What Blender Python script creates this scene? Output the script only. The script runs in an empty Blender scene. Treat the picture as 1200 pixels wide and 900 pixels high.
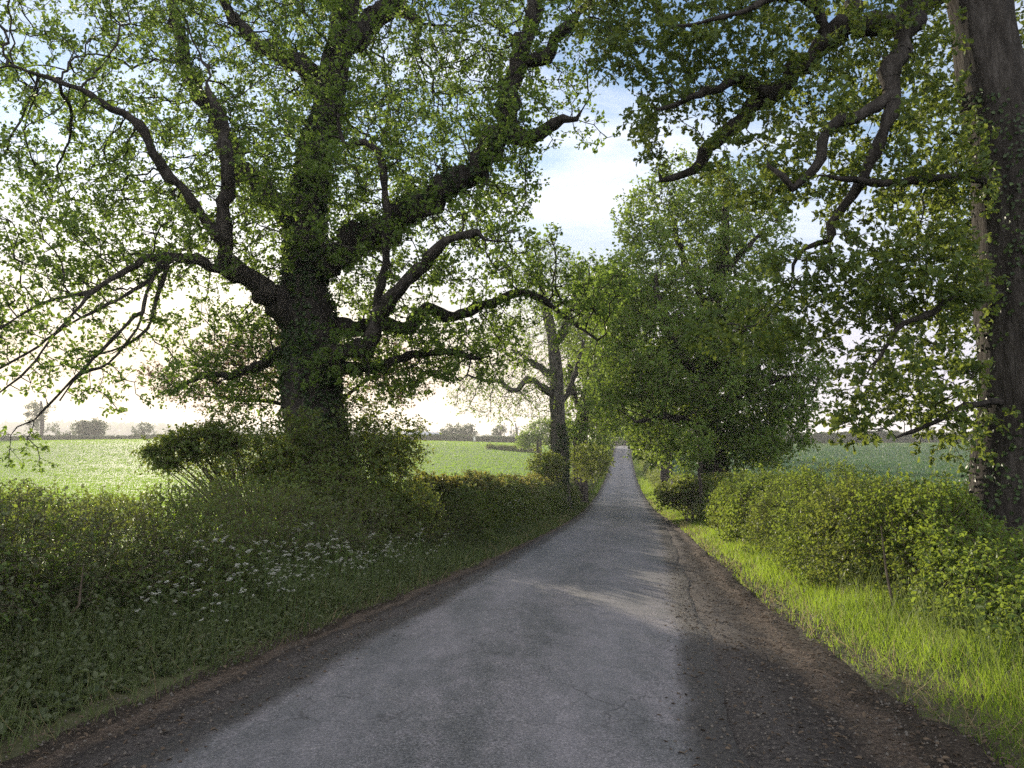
import bpy, math, time
import numpy as np
from mathutils import Vector
T00 = time.time()
rng = np.random.default_rng(11)
C = bpy.context.scene.collection
R = math.radians

# ------------------------------------------------------------------ camera geometry
CAMZ, F, PITCH = 1.55, 903.0, math.atan(80 / 903.0)
CP, SP = math.cos(PITCH), math.sin(PITCH)
def at(x, y, Y):
    """world point at distance Y along the ray through photo pixel (x, y)"""
    u, v = (x - 600) / F, (y - 450) / F
    dy, dz = CP + v * SP, SP - v * CP
    return np.array([u * Y / dy, Y, CAMZ + dz * Y / dy])
def mpp(Y):
    return Y / F

# ------------------------------------------------------------------ terrain
PY = np.array([-4000, -200, -60, 0, 20, 39, 62, 90, 131, 175, 205, 250, 300, 420, 700, 1000, 1300, 1700, 4000], float)
PZ = np.array([30, 9, 2.2, 0, -.74, -1.42, -1.75, -1.45, .12, 2.45, 3.2, 3.6, 3.3, 0, -7, -4, 4, 10, 10], float)
def prof(y):
    y = np.asarray(y, float)
    s = 0
    for k, w in ((-1, .25), (0, .5), (1, .25)):
        s = s + w * np.interp(y + k * (3 + .05 * np.abs(y)), PY, PZ)
    base = np.interp(y, PY, PZ)
    t = np.clip((y - 15) / 20, 0, 1)
    return base * (1 - t) + s * t
CY = np.array([-300, -30, 0, 4.4, 15, 27, 39, 90, 131, 175, 250, 600], float)
CX = np.array([-56, -6.9, -1.25, -.44, 1.5, 3.6, 5.35, 12.65, 18.6, 25.0, 36.5, 80], float)
def cx(y):
    s = 0
    for k in (-1, 0, 1):
        s = s + np.interp(np.asarray(y, float) + k * 4, CY, CX) / 3
    return s
def sst(a, b, x):
    t = np.clip((x - a) / (b - a), 0, 1)
    return t * t * (3 - 2 * t)
HW = 1.46
def rough(x, y, s=1.0):
    return (np.sin(x * 1.7 * s + 1.3 * np.sin(y * 1.1 * s)) * np.sin(y * 1.3 * s + .7) + .6 * np.sin(x * 3.9 * s + y * 2.7 * s + 2) * np.sin(y * 4.3 * s - x * 1.9 * s))
def ground(x, y):
    x, y = np.asarray(x, float), np.asarray(y, float)
    u = x - cx(y)
    h = prof(y)
    w = sst(HW + .6, HW + 2.2, np.abs(u))
    h = h + np.where(u < 0, .32 * sst(HW + .7, HW + 3.2, -u), .16 * sst(HW + 1.1, HW + 2.8, u))
    h = h + .035 * w * rough(x, y)
    far = sst(60, 160, np.abs(u) + .4 * np.maximum(y, 0) * 0)
    h = h + .5 * sst(8, 60, np.abs(u)) * np.sin(x * .031 + 1) * np.sin(y * .023)
    h = h + 1.3 * sst(6, 60, -u) * sst(120, 245, y) * (1 - sst(300, 500, y))
    # wooded ridge far to the left
    h = h + 40 * sst(800, 1350, y) * np.exp(-((x + 700) / 700.0) ** 2) * (1 + .12 * np.sin(x * .006 + 1))
    return h
def gz(x, y):
    return float(ground(x, y))

# ------------------------------------------------------------------ helpers
def link(o, parent=None):
    C.objects.link(o)
    if parent is not None: o.parent = parent
    return o
def tag(o, label=None, cat=None, group=None, kind=None):
    if label: o['label'] = label
    if cat: o['category'] = cat
    if group: o['group'] = group
    if kind: o['kind'] = kind
    return o
def empty(name, loc, label, cat, group=None):
    o = bpy.data.objects.new(name, None); o.location = loc; o.empty_display_size = .3
    link(o); return tag(o, label, cat, group)
def mesh_obj(name, V, faces, mat, parent=None, tint=None, smooth=False, loc=None):
    """faces: list of (n,k) int arrays"""
    V = np.asarray(V, np.float32)
    if parent is not None: V = V - np.array(parent.location, np.float32)
    if loc is not None: V = V - np.array(loc, np.float32)
    me = bpy.data.meshes.new(name)
    me.vertices.add(len(V)); me.vertices.foreach_set('co', V.ravel())
    faces = [np.asarray(f, np.int32) for f in faces if len(f)]
    nl = sum(f.size for f in faces); npoly = sum(len(f) for f in faces)
    me.loops.add(nl); me.loops.foreach_set('vertex_index', np.concatenate([f.ravel() for f in faces]))
    st, off = [], 0
    for f in faces:
        st.append(off + np.arange(len(f)) * f.shape[1]); off += f.size
    me.polygons.add(npoly); me.polygons.foreach_set('loop_start', np.concatenate(st).astype(np.int32))
    if smooth: me.polygons.foreach_set('use_smooth', np.ones(npoly, bool))
    me.update(calc_edges=True)
    if tint is not None:
        a = me.attributes.new('tint', 'FLOAT', 'POINT'); a.data.foreach_set('value', np.asarray(tint, np.float32))
    me.materials.append(mat)
    o = bpy.data.objects.new(name, me)
    if loc is not None: o.location = loc
    return link(o, parent)
def nrm(v):
    return v / np.maximum(np.linalg.norm(v, axis=-1, keepdims=True), 1e-9)
def rdir(n):
    return nrm(rng.normal(size=(n, 3)))

LEAF = {
 'diamond': (np.array([[0,0,0],[.45,.5,.13],[1,0,-.05],[.45,-.5,.13]]), [np.array([[0,1,2],[0,2,3]])]),
 'oval': (np.array([[0,0,0],[.28,.42,.10],[.68,.42,.10],[1,0,-.12],[.68,-.42,.10],[.28,-.42,.10]]), [np.array([[0,1,2,3],[0,3,4,5]])]),
 'oak': (np.array([[0,0,0],[.2,.2,.04],[.3,.13,.03],[.45,.38,.09],[.56,.22,.05],[.72,.48,.1],[.8,.26,.04],[.95,.24,.0],[1,0,-.1],
                   [.95,-.24,.0],[.8,-.26,.04],[.72,-.48,.1],[.56,-.22,.05],[.45,-.38,.09],[.3,-.13,.03],[.2,-.2,.04]]),
         [np.array([[0,1,2,3,4,5,6,7,8],[0,8,9,10,11,12,13,14,15]])]),
 'blade': (np.array([[0,-.5,0],[0,.5,0],[.5,.38,.05],[.5,-.38,.05],[1,0,.28]]), [np.array([[0,1,2,3]]), np.array([[3,2,4]])]),
 'spike': (np.array([[0,-.5,0],[0,.5,0],[1,0,.18]]), [np.array([[0,1,2]])]),
}
class Leaves:
    def __init__(s): s.V, s.F, s.T, s.n = [], {}, [], 0
    def add(s, P, A, N, L, W, tmpl, tint):
        P = np.asarray(P); n = len(P)
        if not n: return
        A = nrm(A); S = nrm(np.cross(A, N)); M = np.cross(S, A)
        t, fs = LEAF[tmpl]; m = len(t)
        L = np.broadcast_to(L, n)[:, None, None]; W = np.broadcast_to(W, n)[:, None, None]
        V = P[:, None] + A[:, None] * (t[None, :, :1] * L) + S[:, None] * (t[None, :, 1:2] * W) + M[:, None] * (t[None, :, 2:] * L)
        s.V.append(V.reshape(-1, 3))
        base = s.n + np.arange(n) * m
        for f in fs:
            s.F.setdefault(f.shape[1], []).append((base[:, None, None] + f[None]).reshape(-1, f.shape[1]))
        s.T.append(np.repeat(np.broadcast_to(tint, n), m)); s.n += n * m
    def build(s, name, mat, parent=None, loc=None):
        return mesh_obj(name, np.concatenate(s.V), [np.concatenate(f) for f in s.F.values()], mat, parent, np.concatenate(s.T), loc=loc)
class Tubes:
    """prisms along edges"""
    def __init__(s): s.V, s.F, s.n = [], [], 0
    def add(s, A, B, ra, rb, da, db, K, wob=0.0):
        n = len(A)
        if not n: return
        ref = np.array([.17, 1, .11])
        def ring(P, r, d):
            x = nrm(np.cross(d, ref)); y = np.cross(d, x)
            an = np.arange(K) * 2 * math.pi / K
            rr = np.asarray(r)[:, None, None] * np.ones((1, K, 1))
            if wob:
                dirv = x[:, None] * np.cos(an)[None, :, None] + y[:, None] * np.sin(an)[None, :, None]
                Q = P[:, None] + dirv * rr
                k = 1.0
                z_ = Q[..., 2]; a_ = an[None, :] + .25 * np.sin(z_ * 1.3) + .12 * np.sin(z_ * 3.7 + 1)
                w = .55 * np.sin(a_ * 7) + .6 * np.sin(a_ * 12 + 1.3 * np.sin(z_ * 2.1)) + .5 * np.sin(a_ * 3 + z_ * .8) + .25 * np.sin(Q[..., 0] * 11 + Q[..., 1] * 9 + z_ * 2)
                rr = rr * (1 + wob * w[..., None])
            return P[:, None] + x[:, None] * (np.cos(an)[None, :, None] * rr) + y[:, None] * (np.sin(an)[None, :, None] * rr)
        V = np.concatenate([ring(A, ra, da), ring(B, rb, db)], 1).reshape(-1, 3)
        i = np.arange(K); j = (i + 1) % K
        q = np.stack([i, j, K + j, K + i], 1)
        s.F.append((s.n + np.arange(n)[:, None, None] * 2 * K + q[None]).reshape(-1, 4))
        s.V.append(V); s.n += len(V)
    def simple(s, A, B, ra, rb, K=3):
        d = nrm(B - A); s.add(A, B, np.broadcast_to(ra, len(A)), np.broadcast_to(rb, len(A)), d, d, K)
    def build(s, name, mat, parent=None, loc=None):
        V = np.concatenate(s.V); F_ = np.concatenate(s.F)
        if name in ('trunk', 'limb'):      # weld the rings so that the bark shades as one surface
            _, first, inv = np.unique(np.round(V * 5000).astype(np.int64) @ np.array([1, 2000003, 4000000007]), return_index=True, return_inverse=True)
            V = V[first]; F_ = inv.reshape(-1)[F_]
        return mesh_obj(name, V, [F_], mat, parent, smooth=True, loc=loc)

# ------------------------------------------------------------------ materials
def newmat(name):
    m = bpy.data.materials.new(name); m.use_nodes = True
    nt = m.node_tree; nt.nodes.clear()
    out = nt.nodes.new('ShaderNodeOutputMaterial')
    return m, nt, out
def N(nt, typ, **kw):
    n = nt.nodes.new(typ)
    for k, v in kw.items():
        if k in n.inputs.keys(): n.inputs[k].default_value = v
        else: setattr(n, k, v)
    return n
def ramp(nt, fac, stops):
    r = nt.nodes.new('ShaderNodeValToRGB'); e = r.color_ramp.elements
    while len(e) < len(stops): e.new(.5)
    for el, (p, c) in zip(e, stops): el.position = p; el.color = (*c, 1)
    nt.links.new(fac, r.inputs[0]); return r.outputs[0]
def leafmat(name, a, b, tr, trans=.45, rough=.55, spec=.25):
    """a..b: base colours by tint; tr: transmitted colour"""
    m, nt, out = newmat(name); L = nt.links
    at_ = N(nt, 'ShaderNodeAttribute', attribute_name='tint')
    col = ramp(nt, at_.outputs['Fac'], [(0, a), (1, b)])
    colt = ramp(nt, at_.outputs['Fac'], [(0, tuple(c * .7 for c in tr)), (1, tr)])
    p = N(nt, 'ShaderNodeBsdfPrincipled', Roughness=rough); L.new(col, p.inputs['Base Color'])
    p.inputs['Specular IOR Level'].default_value = spec
    t = N(nt, 'ShaderNodeBsdfTranslucent'); L.new(colt, t.inputs['Color'])
    mx = N(nt, 'ShaderNodeMixShader'); mx.inputs[0].default_value = trans
    L.new(p.outputs[0], mx.inputs[1]); L.new(t.outputs[0], mx.inputs[2]); L.new(mx.outputs[0], out.inputs[0])
    return m
def solid(name, stops, scale=4, rough=.85, bump=0, bscale=None, stretch=None, detail=6, spec=.2):
    m, nt, out = newmat(name); L = nt.links
    tc = N(nt, 'ShaderNodeNewGeometry'); src = tc.outputs['Position']
    if stretch:
        mp = N(nt, 'ShaderNodeMapping'); mp.inputs['Scale'].default_value = stretch; L.new(src, mp.inputs[0]); src = mp.outputs[0]
    nz = N(nt, 'ShaderNodeTexNoise', Scale=scale, Detail=detail, Roughness=.65); L.new(src, nz.inputs['Vector'])
    col = ramp(nt, nz.outputs['Fac'], stops)
    p = N(nt, 'ShaderNodeBsdfPrincipled', Roughness=rough); L.new(col, p.inputs['Base Color']); p.inputs['Specular IOR Level'].default_value = spec
    if bump:
        n2 = N(nt, 'ShaderNodeTexNoise', Scale=bscale or scale * 3, Detail=5, Roughness=.7); L.new(src, n2.inputs['Vector'])
        b = N(nt, 'ShaderNodeBump', Strength=1.0, Distance=bump); L.new(n2.outputs['Fac'], b.inputs['Height']); L.new(b.outputs[0], p.inputs['Normal'])
    L.new(p.outputs[0], out.inputs[0]); return m

M = {}
M['bark'] = solid('oak_bark', [(.3, (.018, .016, .014)), (.5, (.042, .037, .031)), (.7, (.088, .08, .07))], scale=9, bump=.11, bscale=16, stretch=(1, 1, .2), rough=.95)
M['bark_grey'] = solid('ash_bark', [(.3, (.03, .028, .025)), (.5, (.075, .07, .06)), (.72, (.15, .14, .125))], scale=8, bump=.02, bscale=20, stretch=(1, 1, .3), rough=.95)
M['twig'] = solid('twig_bark', [(.3, (.05, .04, .03)), (.7, (.12, .095, .07))], scale=12)
M['oakleaf'] = leafmat('oak_leaf', (.035, .065, .02), (.085, .125, .03), (.28, .35, .05), trans=.42)
M['oakleaf2'] = leafmat('young_oak_leaf', (.042, .08, .02), (.105, .155, .035), (.29, .42, .06), trans=.46)
M['ashleaf'] = leafmat('ash_leaf', (.045, .095, .02), (.13, .195, .04), (.34, .47, .06), trans=.45)
M['farleaf'] = leafmat('far_tree_leaf', (.03, .06, .022), (.07, .11, .035), (.12, .18, .035), trans=.3)
M['ivy'] = leafmat('ivy_leaf', (.02, .04, .014), (.05, .085, .025), (.1, .16, .03), trans=.25, rough=.45)
M['hedge'] = leafmat('hawthorn_leaf', (.045, .08, .025), (.11, .15, .04), (.30, .36, .05), trans=.42)
M['hedge_gold'] = leafmat('bramble_leaf', (.045, .09, .02), (.11, .165, .035), (.33, .43, .05), trans=.45)
M['hedge_rust'] = leafmat('russet_leaf', (.07, .09, .028), (.15, .13, .04), (.40, .37, .07), trans=.45)
M['herb'] = leafmat('nettle_leaf', (.05, .072, .038), (.125, .145, .075), (.24, .29, .08), trans=.4)
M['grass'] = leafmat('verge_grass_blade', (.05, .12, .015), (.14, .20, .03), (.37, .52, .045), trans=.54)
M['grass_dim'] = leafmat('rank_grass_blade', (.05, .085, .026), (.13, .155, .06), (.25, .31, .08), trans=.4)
M['straw'] = leafmat('dry_straw', (.16, .13, .07), (.34, .28, .16), (.4, .32, .16), trans=.4)
M['pasture_blade'] = leafmat('pasture_blade', (.05, .12, .012), (.11, .20, .016), (.32, .50, .022), trans=.52)
M['crop_blade'] = leafmat('cereal_blade', (.035, .075, .022), (.055, .115, .03), (.10, .2, .04), trans=.35)
M['umbel'] = leafmat('white_umbel', (.62, .62, .55), (.8, .8, .74), (.6, .6, .5), trans=.3, rough=.8)
M['stalk'] = leafmat('green_stalk', (.07, .11, .03), (.12, .16, .05), (.2, .25, .06), trans=.2)
M['ground'] = solid('meadow_soil', [(.35, (.035, .03, .02)), (.5, (.06, .058, .03)), (.7, (.085, .095, .04))], scale=.6, detail=9, bump=.05, bscale=3)
M['pasture'] = solid('pasture_turf', [(.3, (.05, .10, .02)), (.5, (.08, .15, .025)), (.75, (.12, .19, .035))], scale=.35, detail=10, bump=.12, bscale=1.6)
M['crop'] = solid('crop_soil', [(.3, (.022, .065, .028)), (.5, (.035, .09, .038)), (.75, (.05, .11, .045))], scale=.15, detail=8, bump=.1, bscale=2)
def mud():
    m, nt, out = newmat('muddy_shoulder'); L = nt.links
    pos = N(nt, 'ShaderNodeNewGeometry').outputs['Position']; la = N(nt, 'ShaderNodeAttribute', attribute_name='lane')
    n1 = N(nt, 'ShaderNodeTexNoise', Scale=1.6, Detail=14, Roughness=.72); L.new(pos, n1.inputs['Vector'])
    n2 = N(nt, 'ShaderNodeTexNoise', Scale=34, Detail=8, Roughness=.85); L.new(pos, n2.inputs['Vector'])
    ad = N(nt, 'ShaderNodeMath', operation='MULTIPLY_ADD'); L.new(n1.outputs['Fac'], ad.inputs[0]); ad.inputs[1].default_value = 1.1; L.new(la.outputs['Fac'], ad.inputs[2])
    # inner part: grit and old tar; outer: drier trodden earth
    band = ramp(nt, ad.outputs[0], [(.0, (1.2, 1.17, 1.16)), (.2, (1.0, .97, .95)), (.5, (.75, .7, .67)), (.72, (1.5, 1.3, 1.1)), (.95, (1.5, 1.26, 1.05)), (1, (.8, .7, .58))])
    grit = ramp(nt, n2.outputs['Fac'], [(.34, (.02, .019, .018)), (.46, (.052, .047, .043)), (.56, (.105, .095, .085)), (.7, (.23, .21, .185))])
    mu = N(nt, 'ShaderNodeMix', data_type='RGBA', blend_type='MULTIPLY'); mu.inputs[0].default_value = 1; L.new(grit, mu.inputs[6]); L.new(band, mu.inputs[7])
    p = N(nt, 'ShaderNodeBsdfPrincipled', Roughness=.95); p.inputs['Specular IOR Level'].default_value = .15; L.new(mu.outputs[2], p.inputs['Base Color'])
    b = N(nt, 'ShaderNodeBump', Strength=1, Distance=.03); L.new(n2.outputs['Fac'], b.inputs['Height']); L.new(b.outputs[0], p.inputs['Normal'])
    L.new(p.outputs[0], out.inputs[0]); return m
M['mud'] = mud()
M['stone'] = solid('pebble', [(.3, (.04, .036, .03)), (.7, (.15, .135, .115))], scale=20)
M['litter'] = leafmat('dead_leaf', (.05, .036, .025), (.12, .09, .06), (.1, .07, .04), trans=.15, rough=.8)
M['post'] = solid('weathered_wood', [(.3, (.13, .12, .10)), (.7, (.34, .31, .27))], scale=10, stretch=(1, 1, .15), bump=.01)
M['metal'] = solid('galvanised_steel', [(.3, (.25, .26, .28)), (.7, (.38, .39, .41))], scale=3, rough=.5)
M['roof'] = solid('barn_roof', [(.3, (.3, .32, .35)), (.7, (.42, .44, .47))], scale=.6, rough=.6)
M['barnwall'] = solid('barn_wall', [(.3, (.16, .14, .12)), (.7, (.26, .23, .2))], scale=.8)
M['earth'] = solid('bare_earth', [(.3, (.10, .07, .05)), (.7, (.2, .145, .105))], scale=1.5, bump=.1)

def asphalt():
    m, nt, out = newmat('worn_asphalt'); L = nt.links
    g = N(nt, 'ShaderNodeAttribute', attribute_name='lane'); pos = N(nt, 'ShaderNodeNewGeometry').outputs['Position']
    def noise(scale, detail=6, rough=.6, st=None):
        src = pos
        if st:
            mp = N(nt, 'ShaderNodeMapping'); mp.inputs['Scale'].default_value = st; mp.inputs['Rotation'].default_value = (0, 0, R(10)); L.new(pos, mp.inputs[0]); src = mp.outputs[0]
        n = N(nt, 'ShaderNodeTexNoise', Scale=scale, Detail=detail, Roughness=rough); L.new(src, n.inputs['Vector']); return n.outputs['Fac']
    def math_(op, a, b, clamp=False):
        n = N(nt, 'ShaderNodeMath', operation=op, use_clamp=clamp)
        for i, v in enumerate((a, b)):
            if isinstance(v, (int, float)): n.inputs[i].default_value = v
            else: L.new(v, n.inputs[i])
        return n.outputs[0]
    def mix(fac, a, b):
        n = N(nt, 'ShaderNodeMix', data_type='RGBA')
        L.new(fac, n.inputs[0])
        for i, v in ((6, a), (7, b)):
            if isinstance(v, tuple): n.inputs[i].default_value = (*v, 1)
            else: L.new(v, n.inputs[i])
        return n.outputs[2]
    agg = ramp(nt, noise(60, 5, .8), [(.36, (.045, .044, .0435)), (.5, (.13, .124, .124)), (.64, (.29, .273, .272))])
    patch = ramp(nt, math_('ADD', math_('MULTIPLY', noise(1.2, 12, .75, (1, .28, 1)), .62), math_('MULTIPLY', noise(7, 8, .8, (1, .5, 1)), .38)), [(.38, (.5, .53, .52)), (.47, (.78, .80, .79)), (.53, (1.05, 1.03, 1.04)), (.63, (1.4, 1.34, 1.36))])
    mul = N(nt, 'ShaderNodeMix', data_type='RGBA', blend_type='MULTIPLY'); mul.inputs[0].default_value = 1
    L.new(agg, mul.inputs[6]); L.new(patch, mul.inputs[7]); col = mul.outputs[2]
    # polished, paler wheel tracks, darker crown strip
    lane = g.outputs['Fac']
    wave = math_('ABSOLUTE', math_('SUBTRACT', math_('ABSOLUTE', lane, 0), .44), 0)
    tr = math_('SUBTRACT', 1, math_('MULTIPLY', wave, 2.6), True)
    tr = math_('MULTIPLY', tr, noise(2.0, 5, .6, (1, .15, 1)), True)
    col = mix(math_('MULTIPLY', tr, .55, True), col, (.235, .225, .235))
    # mud dragged in from both edges
    edge = math_('ADD', math_('ABSOLUTE', lane, 0), math_('MULTIPLY', math_('SUBTRACT', noise(1.7, 10, .75), .5), .2))
    ef = math_('MULTIPLY', math_('SUBTRACT', edge, .79), 11, True)
    mudc = ramp(nt, noise(34, 8, .85), [(.34, (.02, .019, .018)), (.46, (.052, .047, .043)), (.56, (.105, .095, .085)), (.7, (.23, .21, .185))])
    md = N(nt, 'ShaderNodeMix', data_type='RGBA', blend_type='MULTIPLY'); md.inputs[0].default_value = 1; L.new(mudc, md.inputs[6]); md.inputs[7].default_value = (.86, .85, .84, 1)
    col = mix(ef, col, md.outputs[2])
    # fine cracks
    vo = N(nt, 'ShaderNodeTexVoronoi', feature='DISTANCE_TO_EDGE', Scale=1.3)
    wv = N(nt, 'ShaderNodeVectorMath', operation='MULTIPLY_ADD'); nzc = N(nt, 'ShaderNodeTexNoise', Scale=3, Detail=5); L.new(pos, nzc.inputs['Vector'])
    L.new(nzc.outputs['Color'], wv.inputs[0]); wv.inputs[1].default_value = (.7, .7, .7); L.new(pos, wv.inputs[2]); L.new(wv.outputs[0], vo.inputs['Vector'])
    cr = math_('SUBTRACT', 1, math_('MULTIPLY', vo.outputs['Distance'], 42), True)
    cr = math_('MULTIPLY', cr, math_('MULTIPLY', math_('SUBTRACT', noise(.5, 3), .44), 6, True), True)
    col = mix(math_('MULTIPLY', cr, .75), col, (.03, .028, .026))
    p = N(nt, 'ShaderNodeBsdfPrincipled', Roughness=.72); L.new(col, p.inputs['Base Color']); p.inputs['Specular IOR Level'].default_value = .35
    b = N(nt, 'ShaderNodeBump', Strength=1); L.new(math_('ADD', .007, math_('MULTIPLY', ef, .018)), b.inputs['Distance']); L.new(math_('ADD', noise(34, 8, .85), math_('MULTIPLY', noise(5, 5, .6), .6)), b.inputs['Height']); L.new(b.outputs[0], p.inputs['Normal'])
    L.new(p.outputs[0], out.inputs[0]); return m
M['asphalt'] = asphalt()

# ------------------------------------------------------------------ ground, fields, road, shoulders
def geo(a, b, n0, g):
    o, d = [a], n0
    while o[-1] < b: o.append(o[-1] + d); d *= g
    return np.array(o)
def shw(y): return np.interp(y, [-8, 4, 9, 15, 40, 300], [1.9, 1.75, 1.3, 1.1, .5, .4])
def shl(y): return np.interp(y, [-8, 4, 9, 15, 40, 300], [1.2, 1.1, 1.0, .7, .4, .35])
us = np.concatenate([np.arange(0, 9, .25), geo(9, 3600, .3, 1.12)])
us = np.concatenate([-us[:0:-1], us])
ysn = np.concatenate([-geo(6, 3600, .5, 1.25)[::-1], np.arange(-5.5, 46, .45), geo(46, 3600, .55, 1.045)])
U, Yg = np.meshgrid(us, ysn)
Xg = U + cx(np.minimum(Yg, 600))
Zg = ground(Xg, Yg) - .07 * ((U > -HW - .9 * shl(Yg)) & (U < HW + .92 * shw(Yg)))
nu, ny = len(us), len(ysn)
idx = np.arange(nu * ny).reshape(ny, nu)
quads = np.stack([idx[:-1, :-1], idx[:-1, 1:], idx[1:, 1:], idx[1:, :-1]], -1).reshape(-1, 4)
Vg = np.stack([Xg, Yg, Zg], -1).reshape(-1, 3)
qc = Vg[quads].mean(1); qu = qc[:, 0] - cx(np.minimum(qc[:, 1], 600))
is_p = (qu < -6.2) & (qc[:, 1] > 4) & (qc[:, 1] < 262) & (qu > -420)
is_c = (qu > 6.8) & (qc[:, 1] > 4) & (qc[:, 1] < 262) & (qu < 420)
def sub(mask):
    q = quads[mask]; u_, inv = np.unique(q, return_inverse=True)
    return Vg[u_], [inv.reshape(-1, 4)]
for nm, mk, mt, lab in (('ground', ~is_p & ~is_c, 'ground', None), ('pasture', is_p, 'pasture', None), ('crop_field', is_c, 'crop', None)):
    v, f = sub(mk); o = mesh_obj(nm, v, f, M[mt], smooth=True); o['kind'] = 'structure'
tag(bpy.data.objects['ground'], 'rough grassy ground under verges and hedges, reaching the horizon', 'ground')
tag(bpy.data.objects['pasture'], 'bright green tussocky pasture left of the lane', 'field')
tag(bpy.data.objects['crop_field'], 'blue-green cereal field right of the lane', 'field')

yr = np.concatenate([np.arange(-8, 40, .12), geo(40, 300, .14, 1.02)])
def strip(name, edges, zoff, mat, label, cat, ncol=None):
    """edges: function u(k, y) for columns k in 0..1"""
    cols = []
    for k in ncol:
        u = edges(k, yr); x = u + cx(yr)
        cols.append(np.stack([x, yr, ground(x, yr) + zoff(k, u, yr)], -1))
    V = np.stack(cols, 1); n, m = V.shape[:2]
    i = np.arange(n * m).reshape(n, m)
    q = np.stack([i[:-1, :-1], i[:-1, 1:], i[1:, 1:], i[1:, :-1]], -1).reshape(-1, 4)
    o = mesh_obj(name, V.reshape(-1, 3), [q], mat, smooth=True)
    a = o.data.attributes.new('lane', 'FLOAT', 'POINT'); a.data.foreach_set('value', np.tile(np.array(ncol, np.float32) * 2 - 1, n))
    return tag(o, label, cat, kind='structure')
def edgej(y, ph):
    return .035 * np.sin(y * 1.3 + ph) + .018 * np.sin(y * 3.1 + 2 * ph) + .006 * np.sin(y * 14.7 + ph)
lj, rj = edgej(yr, 1.2), edgej(yr, 4.0)
HR = 1.75
strip('road', lambda k, y: (-HR + lj) * (1 - k) + (HR + rj) * k,
      lambda k, u, y: .014 + .035 * (1 - (2 * k - 1) ** 2) - (.012 if k in (0, 1) else 0), M['asphalt'],
      'narrow worn grey asphalt lane running straight to the crest', 'road', ncol=[0, .012, .06, .15, .27, .4, .5, .6, .73, .85, .94, .988, 1])
shn = [0, .08, .16, .22, .34, .46, .58, .7, .85, 1]
def rut(k, u, y, s):
    return .002 + (.016 * np.sin(k * 8 + .4 * np.sin(y * .5)) + .016 * rough(u * 3, y * 2.2) + .008 * rough(u * 9, y * 8)) * (.2 < k < 1) - (.05 if k in (0, 1) else 0)
strip('shoulder', lambda k, y: HR - .12 + (shw(y) - .12 + 2.2 * edgej(y, 2)) * k, lambda k, u, y: rut(k, u, y, 1), M['mud'],
      'dark muddy gravel shoulder along the sunlit right verge', 'road shoulder', ncol=shn)
strip('shoulder', lambda k, y: -HR + .12 - (shl(y) - .12 + 2.2 * edgej(y, 5)) * k, lambda k, u, y: rut(k, u, y, -1), M['mud'],
      'dark muddy shoulder below the shaded left bank', 'road shoulder', ncol=shn)

# ------------------------------------------------------------------ trees
def smooth_poly(P, step):
    P = np.asarray(P, float); out = []
    Q = np.concatenate([[2 * P[0] - P[1]], P, [2 * P[-1] - P[-2]]])
    for i in range(1, len(Q) - 2):
        p0, p1, p2, p3 = Q[i - 1], Q[i], Q[i + 1], Q[i + 2]
        n = max(1, int(np.linalg.norm((p2 - p1)[:3]) / step))
        for t in np.arange(n) / n:
            out.append(.5 * ((2 * p1) + (-p0 + p2) * t + (2 * p0 - 5 * p1 + 4 * p2 - p3) * t * t + (-p0 + 3 * p1 - 3 * p2 + p3) * t ** 3))
    out.append(P[-1]); return np.array(out)
def limb_px(pts, Y):
    """[(x, y, r_px[, dY])] traced in the photo at distance Y -> rows x, y, z, r in metres"""
    o = []
    for p in pts:
        yy = Y + (p[3] if len(p) > 3 else 0)
        o.append([*at(p[0], p[1], yy), p[2] * mpp(yy)])
    return o
def ellip(n, c, r):
    d = rdir(n) * (rng.random((n, 1)) ** (1 / 2.6))
    return np.asarray(c) + d * np.asarray(r)
def blob_px(b, Y, n):
    x, y, rx, ry, rd = b[:5]; dY = b[5] if len(b) > 5 else 0
    c = at(x, y, Y + dY); k = mpp(Y + dY)
    return ellip(n, c, (rx * k, rd, ry * k))
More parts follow.
